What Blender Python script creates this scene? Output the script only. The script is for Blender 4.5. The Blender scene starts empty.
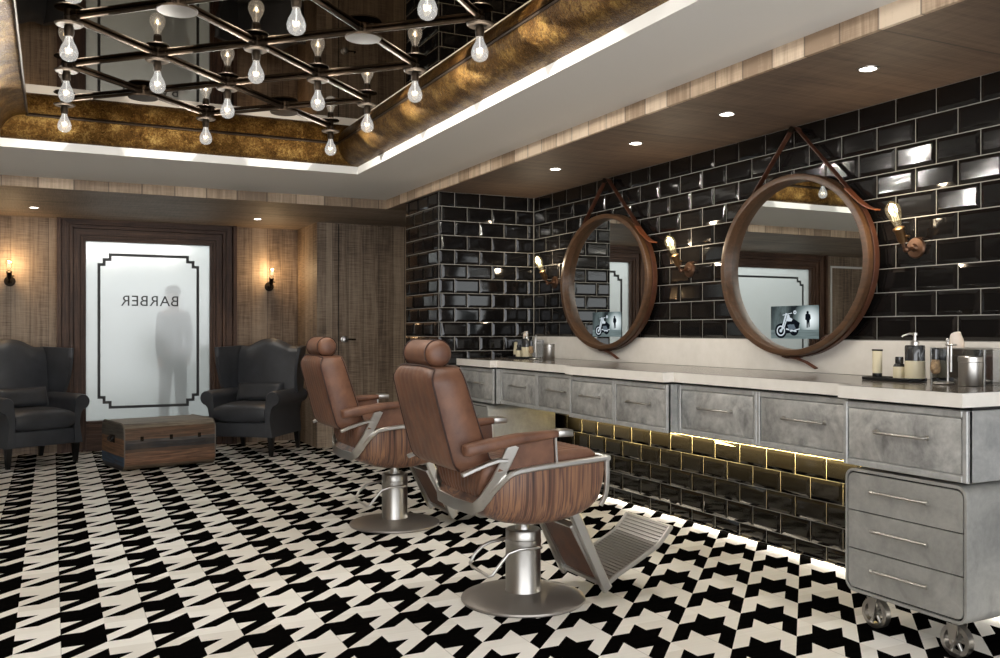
import bpy, bmesh, math, random
from mathutils import Vector, Matrix
random.seed(7)
sc = bpy.context.scene
COL = sc.collection
PI = math.pi

# ------------------------------------------------------------------ geometry builder
def lin(c):
    return tuple((x / 12.92 if x <= .04045 else ((x + .055) / 1.055) ** 2.4) for x in c)
def rgb(r, g, b):
    return lin((r / 255, g / 255, b / 255)) + (1,)

class G:
    def __init__(s):
        s.v = []; s.f = []; s.mi = []; s.m = 0
    def add(s, vs, fs):
        o = len(s.v); s.v += [tuple(v) for v in vs]
        for f in fs:
            s.f.append(tuple(i + o for i in f)); s.mi.append(s.m)
        return s
    def quad(s, a, b, c, d): return s.add([a, b, c, d], [(0, 1, 2, 3)])
    def box(s, x0, x1, y0, y1, z0, z1):
        vs = [(x, y, z) for z in (z0, z1) for y in (y0, y1) for x in (x0, x1)]
        return s.add(vs, [(0, 2, 3, 1), (4, 5, 7, 6), (0, 1, 5, 4), (2, 6, 7, 3), (0, 4, 6, 2), (1, 3, 7, 5)])
    def rbox(s, x0, x1, y0, y1, z0, z1, r=.01, seg=3, M=None):
        bm = bmesh.new()
        bmesh.ops.create_cube(bm, size=1)
        for v in bm.verts:
            v.co = Vector(((x0 + x1) / 2 + v.co.x * (x1 - x0), (y0 + y1) / 2 + v.co.y * (y1 - y0), (z0 + z1) / 2 + v.co.z * (z1 - z0)))
        r = min(r, .49 * min(x1 - x0, y1 - y0, z1 - z0))
        bmesh.ops.bevel(bm, geom=bm.edges[:] + bm.verts[:], offset=r, segments=seg, profile=.5, affect='EDGES', clamp_overlap=True)
        bm.verts.index_update()
        vs = [(M @ v.co) if M else v.co.copy() for v in bm.verts]
        s.add(vs, [[v.index for v in f.verts] for f in bm.faces]); bm.free(); return s
    def loft(s, rings, close=True, cap=True):
        n = len(rings[0]); vs = [p for r in rings for p in r]; fs = []
        for i in range(len(rings) - 1):
            for j in range(n if close else n - 1):
                k = (j + 1) % n
                fs.append((i * n + j, i * n + k, (i + 1) * n + k, (i + 1) * n + j))
        if cap and close:
            fs.append(tuple(range(n - 1, -1, -1))); fs.append(tuple((len(rings) - 1) * n + j for j in range(n)))
        return s.add(vs, fs)
    def frame(s, d):
        d = Vector(d).normalized(); u = Vector((0, 0, 1)) if abs(d.z) < .9 else Vector((1, 0, 0))
        a = d.cross(u).normalized(); return d, a, d.cross(a).normalized()
    def cyl(s, p, q, r, r2=None, n=24):
        p = Vector(p); q = Vector(q); d, a, b = s.frame(q - p); r2 = r if r2 is None else r2
        R = [[c + a * (rr * math.cos(2 * PI * i / n)) + b * (rr * math.sin(2 * PI * i / n)) for i in range(n)] for c, rr in ((p, r), (q, r2))]
        return s.loft(R)
    def lathe(s, prof, o=(0, 0, 0), ax=(0, 0, 1), n=32):
        o = Vector(o); d, a, b = s.frame(ax)
        R = [[o + d * h + a * (max(r, 1e-4) * math.cos(2 * PI * i / n)) + b * (max(r, 1e-4) * math.sin(2 * PI * i / n)) for i in range(n)] for r, h in prof]
        return s.loft(R)
    def tube(s, pts, r, n=10, closed=False):
        pts = [Vector(p) for p in pts]; N = len(pts); R = []
        rr = r if isinstance(r, (list, tuple)) else [r] * N
        t0 = (pts[1] - pts[0]).normalized(); _, a, b = s.frame(t0)
        for i, p in enumerate(pts):
            if closed: t = (pts[(i + 1) % N] - pts[i - 1]).normalized()
            else: t = (pts[min(i + 1, N - 1)] - pts[max(i - 1, 0)]).normalized()
            a = (a - t * a.dot(t)).normalized(); b = t.cross(a)
            R.append([p + a * (rr[i] * math.cos(2 * PI * k / n)) + b * (rr[i] * math.sin(2 * PI * k / n)) for k in range(n)])
        if closed: R.append(R[0])
        return s.loft(R, cap=not closed)
    def sweep(s, pts, w, t, side):
        # rectangular bar along pts; side = width direction (constant or per point)
        pts = [Vector(p) for p in pts]; N = len(pts); R = []
        for i, p in enumerate(pts):
            tg = (pts[min(i + 1, N - 1)] - pts[max(i - 1, 0)]).normalized()
            sd = Vector(side[i] if isinstance(side, list) else side)
            sd = (sd - tg * sd.dot(tg)).normalized(); nn = tg.cross(sd)
            c = min(w, t) * .22
            R.append([p + sd * x + nn * y for x, y in ((w / 2 - c, -t / 2), (w / 2, -t / 2 + c), (w / 2, t / 2 - c), (w / 2 - c, t / 2), (-w / 2 + c, t / 2), (-w / 2, t / 2 - c), (-w / 2, -t / 2 + c), (-w / 2 + c, -t / 2))])
        return s.loft(R)
    def prism(s, poly, off):
        off = Vector(off); n = len(poly); P = [Vector(p) for p in poly]
        return s.add(P + [p + off for p in P], [tuple(range(n - 1, -1, -1)), tuple(range(n, 2 * n))] + [(i, (i + 1) % n, n + (i + 1) % n, n + i) for i in range(n)])
    def sphere(s, c, rx, ry=None, rz=None, n=20, m=12):
        ry = ry or rx; rz = rz or rx
        R = [[(c[0] + rx * math.sin(t) * math.cos(2 * PI * i / n), c[1] + ry * math.sin(t) * math.sin(2 * PI * i / n), c[2] + rz * math.cos(t)) for i in range(n)] for t in [max(.001, min(PI - .001, PI * k / m)) for k in range(m + 1)]]
        return s.loft(R)
    def solid_grid(s, A, B):
        # closed shell between two equally sized point grids A (front) and B (back)
        nu = len(A); nv = len(A[0]); vs = [p for r in A for p in r] + [p for r in B for p in r]; o = nu * nv; fs = []
        for i in range(nu - 1):
            for j in range(nv - 1):
                a, b, c, d = i * nv + j, i * nv + j + 1, (i + 1) * nv + j + 1, (i + 1) * nv + j
                fs += [(a, b, c, d), (o + d, o + c, o + b, o + a)]
        for j in range(nv - 1):
            a, b = j, j + 1; fs.append((a, o + a, o + b, b)); a, b = (nu - 1) * nv + j, (nu - 1) * nv + j + 1; fs.append((b, o + b, o + a, a))
        for i in range(nu - 1):
            a, b = i * nv, (i + 1) * nv; fs.append((b, o + b, o + a, a)); a, b = i * nv + nv - 1, (i + 1) * nv + nv - 1; fs.append((a, o + a, o + b, b))
        return s.add(vs, fs)
    def build(s, name, mat, parent=None, smooth=True, sub=0, angle=40):
        me = bpy.data.meshes.new(name); me.from_pydata([tuple(v) for v in s.v], [], s.f)
        mats = mat if isinstance(mat, (list, tuple)) else [mat]
        for m in mats: me.materials.append(m)
        for p, i in zip(me.polygons, s.mi): p.material_index = i
        bm = bmesh.new(); bm.from_mesh(me)
        bmesh.ops.recalc_face_normals(bm, faces=bm.faces[:])
        if smooth:
            for f in bm.faces: f.smooth = True
            ang = math.radians(angle)
            for e in bm.edges:
                if len(e.link_faces) == 2 and e.calc_face_angle(0) > ang: e.smooth = False
        bm.to_mesh(me); bm.free()
        o = bpy.data.objects.new(name, me); COL.objects.link(o)
        if parent: o.parent = parent
        if sub:
            md = o.modifiers.new('sub', 'SUBSURF'); md.levels = sub; md.render_levels = sub
        return o

def tag(o, label, cat, group=None, kind=None):
    o['label'] = label; o['category'] = cat
    if group: o['group'] = group
    if kind: o['kind'] = kind
    return o
def struct(o):
    o['kind'] = 'structure'; return o
def thing(name, label, cat, loc=(0, 0, 0), rz=0, group=None):
    o = bpy.data.objects.new(name, None); COL.objects.link(o); o.empty_display_size = .1
    o.location = loc; o.rotation_euler = (0, 0, rz)
    return tag(o, label, cat, group)
def dup(o, loc=None, rz=None, label=None, parent=None):
    c = o.copy(); COL.objects.link(c)
    if parent: c.parent = parent
    if loc is not None: c.location = loc
    if rz is not None: c.rotation_euler = (0, 0, rz)
    if label: c['label'] = label
    for ch in o.children: dup(ch, parent=c)
    return c

# ------------------------------------------------------------------ materials
class N:
    """tiny node helper"""
    def __init__(s, name):
        s.mat = bpy.data.materials.new(name); s.mat.use_nodes = True; s.t = s.mat.node_tree; s.t.nodes.clear()
        s.out = s.n('ShaderNodeOutputMaterial')
    def n(s, t, **kw):
        x = s.t.nodes.new(t)
        for k, v in kw.items(): setattr(x, k, v)
        return x
    def l(s, a, b): s.t.links.new(a, b)
    def set(s, sock, v):
        if hasattr(v, 'is_output'): s.l(v, sock)
        else: sock.default_value = v
    def m(s, op, a, b=None, c=None, clamp=False):
        x = s.n('ShaderNodeMath', operation=op, use_clamp=clamp); s.set(x.inputs[0], a)
        if b is not None: s.set(x.inputs[1], b)
        if c is not None: s.set(x.inputs[2], c)
        return x.outputs[0]
    def obj(s):
        return s.n('ShaderNodeTexCoord').outputs['Object']
    def sep(s, v):
        x = s.n('ShaderNodeSeparateXYZ'); s.l(v, x.inputs[0]); return x.outputs
    def comb(s, a, b, c):
        x = s.n('ShaderNodeCombineXYZ')
        for i, v in enumerate((a, b, c)): s.set(x.inputs[i], v)
        return x.outputs[0]
    def noise(s, vec, scale=5, detail=4, rough=.5, dist=0):
        x = s.n('ShaderNodeTexNoise'); s.set(x.inputs['Vector'], vec); x.inputs['Scale'].default_value = scale
        x.inputs['Detail'].default_value = detail; x.inputs['Roughness'].default_value = rough; x.inputs['Distortion'].default_value = dist
        return x.outputs[0]
    def white(s, v, dim='1D'):
        x = s.n('ShaderNodeTexWhiteNoise', noise_dimensions=dim); s.set(x.inputs['W' if dim == '1D' else 'Vector'], v); return x.outputs[0]
    def mapv(s, vec, sx, sy, sz):
        x = s.n('ShaderNodeMapping'); s.l(vec, x.inputs['Vector']); x.inputs['Scale'].default_value = (sx, sy, sz); return x.outputs[0]
    def ramp(s, fac, stops, interp='LINEAR'):
        x = s.n('ShaderNodeValToRGB'); x.color_ramp.interpolation = interp; e = x.color_ramp.elements
        while len(e) < len(stops): e.new(.5)
        for i, (p, c) in enumerate(stops): e[i].position = p; e[i].color = c
        s.l(fac, x.inputs[0]); return x.outputs[0]
    def mix(s, fac, a, b, blend='MIX'):
        x = s.n('ShaderNodeMix', data_type='RGBA', blend_type=blend); s.set(x.inputs[0], fac); s.set(x.inputs[6], a); s.set(x.inputs[7], b); return x.outputs[2]
    def bump(s, h, st=.3, dist=.01):
        x = s.n('ShaderNodeBump'); x.inputs['Strength'].default_value = st; x.inputs['Distance'].default_value = dist; s.l(h, x.inputs['Height']); return x.outputs[0]
    def bsdf(s, color, rough=.5, metal=0, normal=None, **kw):
        p = s.n('ShaderNodeBsdfPrincipled'); s.set(p.inputs['Base Color'], color); s.set(p.inputs['Roughness'], rough); s.set(p.inputs['Metallic'], metal)
        if normal is not None: s.l(normal, p.inputs['Normal'])
        for k, v in kw.items(): s.set(p.inputs[k], v)
        return p.outputs[0]
    def done(s, sh):
        s.l(sh, s.out.inputs['Surface']); return s.mat

def plain(name, c, rough=.5, metal=0, **kw):
    n = N(name); return n.done(n.bsdf(c, rough, metal, **kw))
def emit(name, c, st):
    n = N(name); e = n.n('ShaderNodeEmission'); e.inputs[0].default_value = c; e.inputs[1].default_value = st; return n.done(e.outputs[0])

def wood(name, cols, across=0, along=2, width=.14, offset=0, saw=.5, rough=.6, grain=30, seam=.006, seamdark=.55, vary=.6, bump=.15):
    """boards: 'across' axis splits into planks, grain runs along 'along'"""
    n = N(name); v = n.obj(); s = n.sep(v)
    t = n.m('DIVIDE', n.m('ADD', s[across], 50 * width + offset), width); idx = n.m('FLOOR', t); fr = n.m('FRACT', t)
    rnd = n.white(idx)
    third = 3 - across - along
    sc3 = [0, 0, 0]; sc3[across] = grain; sc3[along] = grain * .06; sc3[third] = grain
    g = n.noise(n.comb(*[n.m('ADD', n.m('MULTIPLY', s[i], sc3[i]), n.m('MULTIPLY', rnd, 37.0)) for i in range(3)]), 1, 6, .62, .6)
    sw = [0, 0, 0]; sw[across] = 6; sw[along] = 150; sw[third] = 6
    w = n.noise(n.mapv(v, *sw), 1, 2, .5)
    big = n.noise(v, 1.7, 3, .5)
    f = n.m('ADD', n.m('MULTIPLY', g, 1.0), n.m('MULTIPLY', n.m('SUBTRACT', w, .5), saw))
    f = n.m('ADD', f, n.m('MULTIPLY', n.m('SUBTRACT', rnd, .5), vary))
    f = n.m('ADD', f, n.m('MULTIPLY', n.m('SUBTRACT', big, .5), .5))
    k = len(cols)
    c = n.ramp(f, [(.2 + .6 * i / (k - 1), cols[i]) for i in range(k)])
    d = n.m('MINIMUM', fr, n.m('SUBTRACT', 1.0, fr)); gap = n.m('LESS_THAN', d, seam / width)
    c = n.mix(n.m('MULTIPLY', gap, seamdark), c, (.01, .008, .006, 1))
    h = n.m('SUBTRACT', n.m('MULTIPLY', f, .5), gap)
    return n.done(n.bsdf(c, rough, 0, n.bump(h, bump, .004)))

def leather(name, c1, c2, rough=.42, sc_=6, spec=.5):
    n = N(name); v = n.obj(); a = n.noise(v, sc_, 5, .6); b = n.noise(v, 180, 2, .5)
    c = n.ramp(a, [(.3, c1), (.7, c2)])
    return n.done(n.bsdf(c, n.m('ADD', n.m('MULTIPLY', a, .2), rough - .1), 0, n.bump(n.m('ADD', b, n.m('MULTIPLY', a, .6)), .12, .003)))

def zinc(name, c1, c2, rough=.38, metal=.75, sc_=5):
    n = N(name); v = n.obj(); a = n.noise(v, sc_, 6, .65, .8); b = n.noise(v, sc_ * 6, 4, .6)
    f = n.m('ADD', n.m('MULTIPLY', a, .75), n.m('MULTIPLY', b, .25))
    c = n.ramp(f, [(.34, c1), (.66, c2)])
    return n.done(n.bsdf(c, n.m('ADD', n.m('MULTIPLY', f, .25), rough - .12), metal, n.bump(b, .05, .002)))

WOODC = [rgb(98, 82, 67), rgb(134, 115, 96), rgb(156, 137, 116), rgb(176, 156, 133)]
M = {}
M['wall_x'] = wood('rough_sawn_wall_x', WOODC, 0, 2, .17, .03, .8, vary=.35, seam=.003, seamdark=.5)
M['wall_y'] = wood('rough_sawn_wall_y', WOODC, 1, 2, .17, .03, .8, vary=.35, seam=.003, seamdark=.5)
M['soffit_r'] = wood('soffit_right_wood', [rgb(72, 58, 48), rgb(102, 84, 70), rgb(122, 103, 86)], 1, 0, 1.9, -.57, .5, grain=26, seam=.006, vary=.1)
M['soffit_b'] = wood('soffit_back_wood', [rgb(98, 86, 76), rgb(134, 119, 105), rgb(158, 142, 126)], 1, 0, .9, -.05, .5, grain=26, seam=.012, vary=.15)
FASC = [rgb(158, 134, 110), rgb(198, 174, 148), rgb(226, 206, 182)]
M['fascia_y'] = wood('fascia_boards_y', FASC, 1, 2, .19, .0, .25, grain=40, seam=.004, vary=.7)
M['fascia_x'] = wood('fascia_boards_x', [rgb(132, 112, 92), rgb(170, 148, 124), rgb(200, 178, 154)], 0, 2, .26, .1, .25, grain=40, seam=.006, vary=.7)
M['walnut_v'] = wood('dark_walnut_v', [rgb(44, 29, 22), rgb(80, 57, 44), rgb(120, 90, 70)], 0, 2, .5, 0, .15, rough=.6, grain=55, seam=0, vary=.1, bump=.05)
M['walnut_h'] = wood('dark_walnut_h', [rgb(44, 29, 22), rgb(80, 57, 44), rgb(120, 90, 70)], 2, 0, .9, .37, .15, rough=.6, grain=55, seam=0, vary=.1, bump=.05)
M['white'] = plain('white_plaster', rgb(228, 225, 220), .8)
M['grout'] = plain('grout', rgb(150, 147, 140), .7)
n = N('black_glaze'); v = n.obj()
M['tile'] = n.done(n.bsdf(rgb(18, 17, 17), .08, 0, n.bump(n.noise(n.mapv(v, 3, 3, 9), 1, 2, .5), .07, .02), **{'Specular IOR Level': .42}))
M['zinc'] = zinc('galvanised_zinc', rgb(118, 118, 117), rgb(206, 205, 201), .4, .4)
M['zinc_l'] = zinc('zinc_frame', rgb(156, 157, 156), rgb(194, 194, 191), .4, .4, 8)
M['zinc_cart'] = zinc('cart_steel', rgb(150, 150, 146), rgb(182, 181, 176), .45, .5, 7)
M['dark_gap'] = plain('dark_gap', rgb(14, 14, 14), .8)
n = N('worktop_stone'); v = n.obj()
M['stone'] = n.done(n.bsdf(n.ramp(n.noise(v, 14, 5, .6), [(.3, rgb(222, 217, 208)), (.7, rgb(231, 226, 218))]), .3))
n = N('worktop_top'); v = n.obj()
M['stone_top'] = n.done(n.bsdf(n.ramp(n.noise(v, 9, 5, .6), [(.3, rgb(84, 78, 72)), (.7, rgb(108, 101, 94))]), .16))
M['brown'] = leather('cognac_leather', rgb(84, 54, 40), rgb(126, 87, 65), .48, 9)
M['brown_s'] = plain('leather_piping', rgb(52, 28, 20), .5)
M['char'] = leather('charcoal_leather', rgb(52, 54, 58), rgb(68, 70, 74), .46, 5)
M['black_wood'] = plain('black_lacquer', rgb(16, 15, 15), .35)
n = N('rosewood_veneer'); v = n.obj(); s_ = n.sep(v)
st = n.noise(n.comb(n.m('MULTIPLY', s_[0], 24.0), n.m('MULTIPLY', s_[1], 5.0), n.m('MULTIPLY', s_[2], .7)), 1, 2, .6, .3)
fine = n.noise(n.comb(n.m('MULTIPLY', s_[0], 90.0), n.m('MULTIPLY', s_[1], 30.0), n.m('MULTIPLY', s_[2], 2.0)), 1, 3, .6)
M['rose'] = n.done(n.bsdf(n.ramp(n.m('ADD', n.m('MULTIPLY', st, .8), n.m('MULTIPLY', fine, .2)), [(.34, rgb(58, 40, 38)), (.43, rgb(104, 74, 60)), (.48, rgb(140, 104, 80)), (.52, rgb(78, 56, 54)), (.57, rgb(150, 110, 82)), (.62, rgb(96, 70, 60)), (.7, rgb(128, 96, 76))]), .3))
M['chrome'] = plain('satin_chrome', rgb(206, 204, 200), .3, 1)
M['steel'] = plain('brushed_steel', rgb(176, 173, 168), .32, 1)
M['base_steel'] = plain('dull_base_steel', rgb(150, 144, 137), .4, .7)
M['mirror'] = plain('mirror_silver', rgb(225, 228, 226), .0, 1)
M['frame_wood'] = wood('mirror_frame_wood', [rgb(54, 36, 22), rgb(78, 54, 34), rgb(94, 66, 44)], 2, 1, .9, 0, .1, rough=.4, grain=40, seam=0, vary=.1, bump=.05)
M['strap'] = leather('strap_leather', rgb(52, 28, 18), rgb(84, 48, 30), .45, 12)
M['tan'] = leather('tan_leather', rgb(112, 62, 36), rgb(140, 82, 50), .4, 12)
M['bronze'] = plain('dark_bronze', rgb(54, 44, 35), .5, .92)
M['bronze_d'] = plain('aged_bronze', rgb(44, 37, 30), .55, .92)
M['brass'] = plain('aged_brass', rgb(138, 108, 76), .38, 1)
M['copper'] = plain('aged_copper', rgb(118, 90, 72), .42, 1)
M['dark_mirror'] = plain('bronze_mirror', rgb(118, 100, 72), .015, 1)
n = N('gold_leaf'); v = n.obj(); a = n.noise(v, 60, 6, .7, 1.0); b = n.noise(v, 9, 5, .6)
M['gold'] = n.done(n.bsdf(n.ramp(n.m('ADD', n.m('MULTIPLY', a, .55), n.m('MULTIPLY', b, .45)), [(.36, rgb(44, 28, 12)), (.5, rgb(92, 65, 29)), (.66, rgb(158, 130, 76))]), .42, .95, n.bump(a, .8, .012)))
M['lens'] = emit('downlight_lens', (1, .93, .84, 1), 14)
M['fil'] = emit('filament_glow', (1, .62, .25, 1), 28)
M['fil_w'] = emit('filament_warm_white', (1, .80, .52, 1), 2.2)
M['fil_e'] = emit('filament_edison', (1, .82, .52, 1), 1.3)
def glassmat(name, tr, col=(1, 1, 1, 1), dif=0.0, glow=None):
    n = N(name); t = n.n('ShaderNodeBsdfTransparent'); t.inputs[0].default_value = col; g = n.n('ShaderNodeBsdfGlossy'); g.inputs['Roughness'].default_value = .04
    fr = n.n('ShaderNodeLayerWeight'); fr.inputs[0].default_value = .35
    mx = n.n('ShaderNodeMixShader'); n.l(n.m('MINIMUM', n.m('ADD', n.m('MULTIPLY', fr.outputs['Facing'], .75), 1 - tr), 1.0), mx.inputs[0]); n.l(t.outputs[0], mx.inputs[1]); n.l(g.outputs[0], mx.inputs[2])
    o = mx.outputs[0]
    if dif:
        d = n.n('ShaderNodeBsdfTranslucent'); d.inputs[0].default_value = (.95, .95, .95, 1); m2 = n.n('ShaderNodeMixShader'); m2.inputs[0].default_value = dif
        n.l(o, m2.inputs[1]); n.l(d.outputs[0], m2.inputs[2]); o = m2.outputs[0]
    if glow:
        e = n.n('ShaderNodeEmission'); e.inputs[0].default_value = glow; e.inputs[1].default_value = 1; a2 = n.n('ShaderNodeAddShader'); n.l(o, a2.inputs[0]); n.l(e.outputs[0], a2.inputs[1]); o = a2.outputs[0]
    return n.done(o)
M['bulb'] = glassmat('clear_bulb_glass', .9, (.93, .95, .97, 1), 0, (.17, .165, .155, 1))
M['edison'] = glassmat('edison_bulb_glass', .93, (1, .96, .88, 1), 0, (.06, .045, .02, 1))
M['box_glass'] = glassmat('grey_acrylic', .8, (.75, .77, .78, 1))
# frosted shop window
n = N('frosted_glass'); t = n.n('ShaderNodeBsdfTransparent'); t.inputs[0].default_value = (.94, .95, .945, 1); d = n.n('ShaderNodeBsdfTranslucent'); d.inputs[0].default_value = (.9, .9, .885, 1)
g = n.n('ShaderNodeBsdfGlossy'); g.inputs['Roughness'].default_value = .12; m1 = n.n('ShaderNodeMixShader'); m1.inputs[0].default_value = .28; n.l(t.outputs[0], m1.inputs[1]); n.l(d.outputs[0], m1.inputs[2])
m2 = n.n('ShaderNodeMixShader'); m2.inputs[0].default_value = .04; n.l(m1.outputs[0], m2.inputs[1]); n.l(g.outputs[0], m2.inputs[2]); M['frost'] = n.done(m2.outputs[0])
M['vinyl'] = plain('black_vinyl', rgb(38, 38, 38), .5)
M['out_wall'] = plain('outside_wall', rgb(226, 232, 234), .9)

# houndstooth floor (large tiles)
n = N('houndstooth_floor'); v = n.obj(); s_ = n.sep(v); U = .08428
p = n.m('DIVIDE', n.m('SUBTRACT', s_[0], 1.549 - 40 * U), U); q = n.m('DIVIDE', n.m('SUBTRACT', s_[1], 3.886 - 44 * U), U)
wob = 0
pm = n.m('MODULO', p, 4.0); qm = n.m('MODULO', q, 4.0)
A = n.m('GREATER_THAN', pm, 2.0)
B = n.m('MULTIPLY', n.m('GREATER_THAN', qm, 1.0), n.m('LESS_THAN', qm, 3.0))
dq = n.m('ADD', n.m('SUBTRACT', q, p), 200.0); par = n.m('MODULO', n.m('FLOOR', dq), 2.0)   # 1 when floor(q-p) is odd
onlyA = n.m('MULTIPLY', n.m('MULTIPLY', A, n.m('SUBTRACT', 1.0, B)), par)
onlyB = n.m('MULTIPLY', n.m('MULTIPLY', B, n.m('SUBTRACT', 1.0, A)), n.m('SUBTRACT', 1.0, par))
blk = n.m('ADD', n.m('MULTIPLY', A, B), n.m('ADD', onlyA, onlyB), clamp=True)
gr = n.noise(n.mapv(v, 2, 60, 1), 1, 3, .6)
pn = n.white(n.comb(n.m('FLOOR', n.m('DIVIDE', p, 4.0)), n.m('FLOOR', n.m('DIVIDE', q, 4.0)), 0.0), '3D')
wc = n.ramp(n.m('ADD', n.m('MULTIPLY', gr, .4), n.m('MULTIPLY', pn, .5)), [(.2, rgb(222, 216, 206)), (.7, rgb(242, 238, 230))])
bc = n.ramp(gr, [(.3, rgb(5, 5, 5)), (.7, rgb(12, 10, 9))])
gp = n.m('LESS_THAN', n.m('ABSOLUTE', n.m('SUBTRACT', pm, 2.0)), .03)
wc = n.mix(n.m('MULTIPLY', gp, .35), wc, rgb(120, 114, 106))
M['floor'] = n.done(n.bsdf(n.mix(blk, wc, bc), n.m('ADD', .3, n.m('MULTIPLY', gr, .16)), 0, n.bump(gr, .03, .002), **{'Specular IOR Level': n.m('MULTIPLY', n.m('SUBTRACT', 1.0, blk), .22)}))

# ------------------------------------------------------------------ setting
XW, XS, YS, YB, ZS, ZC = 3.76, 2.85, 8.2, 10.35, 2.40, 2.482
XL, YF = -4.6, -1.6
struct(G().box(XL - .1, XW + .1, YF, 10.5, -.1, 0).build('floor', M['floor'], smooth=False))
c = struct(G().box(XL, -.31, YF, YS, ZC, ZC + .058).box(-.31, 2.163, 6.92, YS, ZC, ZC + .058).box(2.163, XS, YF, YS, ZC, ZC + .058).box(-.31, 2.163, YF, .9, ZC, ZC + .058).build('ceiling', M['white'], smooth=False))
# coffer: gold cove and bronze mirror
g = G(); ns = 8
def arc(x0, x1, z0, z1): return [(x0 + (x1 - x0) * math.sin(PI / 2 * i / ns), z0 + (z1 - z0) * (1 - math.cos(PI / 2 * i / ns))) for i in range(ns + 1)]
ZM = 2.70
def coff(prof_in, prof_out, ya, yb):
    g.solid_grid([[(x, ya, z), (x, yb, z)] for x, z in prof_in], [[(x, ya, z), (x, yb, z)] for x, z in prof_out])
coff(arc(2.163, 1.985, ZC + .058, ZM), arc(2.19, 2.0, ZC + .058, ZM + .03), .9, 6.92)
def arc2(x0, x1, z0, z1): return [(x0 + (x1 - x0) * (1 - math.cos(PI / 2 * i / ns)), z0 + (z1 - z0) * math.sin(PI / 2 * i / ns)) for i in range(ns + 1)]
coff(arc2(-.31, -.15, ZC + .058, ZM), arc2(-.33, -.165, ZC + .058, ZM + .03), .9, 6.92)
pr = arc(6.92, 6.86, ZC + .058, ZM); po = arc(6.95, 6.88, ZC + .058, ZM + .03)
g.solid_grid([[(-.33, y, z), (2.19, y, z)] for y, z in pr], [[(-.33, y, z), (2.19, y, z)] for y, z in po])
g.build('gold_cove', M['gold'], c)
G().box(-.2, 2.05, .9, 6.9, ZM, ZM + .03).build('mirror_panel', M['dark_mirror'], c, smooth=False)
g = G()
g.tube([(1.985, .95, ZM - .004), (1.985, 6.86, ZM - .004)], .008, 8).tube([(-.15, 6.86, ZM - .004), (1.985, 6.86, ZM - .004)], .008, 8).tube([(-.15, .95, ZM - .004), (-.15, 6.86, ZM - .004)], .008, 8)
g.build('bead', M['bronze'], c)
# soffits and fascias
sr = struct(G().box(XS, XW + .06, YF, YS + .02, ZS, ZS + .2).build('ceiling_soffit_right', M['soffit_r'], smooth=False))
G().box(XS - .02, XS, YF, YS - .02, ZS - .001, ZC).build('fascia', M['fascia_y'], sr, smooth=False)
sb = struct(G().box(XL, XW + .06, YS + .02, YB + .2, ZS, ZS + .2).build('ceiling_soffit_back', M['soffit_b'], smooth=False))
G().box(XL, XS, YS - .02, YS, ZS - .001, ZC).build('fascia', M['fascia_x'], sb, smooth=False)
G().box(XL, XW + .1, YS, YS + .02, ZS, ZS + .2).build('board', M['soffit_b'], sb, smooth=False)
# back wall with two window openings
W1, W2 = .316, 1.556; Z1, Z2 = .307, 2.18
W3, W4 = -2.99, -1.2
g = G()
for x0, x1 in ((XL, W3 - .1), (W4 + .1, W1 - .1), (W2 + .1, 2.52)): g.box(x0, x1, YB, YB + .12, 0, ZS)
for x0, x1 in ((W3 - .1, W4 + .1), (W1 - .1, W2 + .1)): g.box(x0, x1, YB, YB + .12, 0, Z1 - .1).box(x0, x1, YB, YB + .12, Z2 + .1, ZS)
wb = struct(g.build('wall_back', M['wall_x'], smooth=False))
struct(G().box(2.52, 2.62, 9.5, YB + .12, 0, ZS).build('wall_return', M['wall_y'], smooth=False))
struct(G().box(2.62, XW + .06, 9.5, 9.6, 0, ZS).build('wall_back_right', M['wall_x'], smooth=False))
struct(G().box(XL - .1, XL, YF, YB + .12, 0, ZC + .1).build('wall_left', M['wall_y'], smooth=False))
G().box(-4.2, -4.17, YB - .015, YB, 0.0, 2.25).box(-3.43, -3.40, YB - .015, YB, 0.0, 2.25).box(-4.17, -3.43, YB - .015, YB, 2.22, 2.25).build('panel_trim', M['white'], wb, smooth=False)
# door in the right-hand piece of back wall
d = struct(G().box(2.76, 3.5, 9.488, 9.5, .01, 2.385).build('door_1', M['wall_x'], smooth=False))
G().box(2.752, 2.759, 9.492, 9.5, .01, 2.39).box(3.501, 3.508, 9.492, 9.5, .01, 2.39).build('door_seam', M['dark_gap'], d, smooth=False)
k = G().lathe([(.0, 0), (.034, 0), (.034, .008), (.012, .012), (.012, .03), (.026, .036), (.032, .05), (.028, .062), (.0, .068)], (2.81, 9.485, 1.155), (0, -1, 0)).build('door_handle', M['chrome'], d)
G().rbox(2.80, 2.93, 9.43, 9.445, 1.148, 1.162, .004).cyl((2.925, 9.437, 1.155), (2.925, 9.485, 1.155), .006, n=10).build('lever', M['bronze_d'], d)
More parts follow.
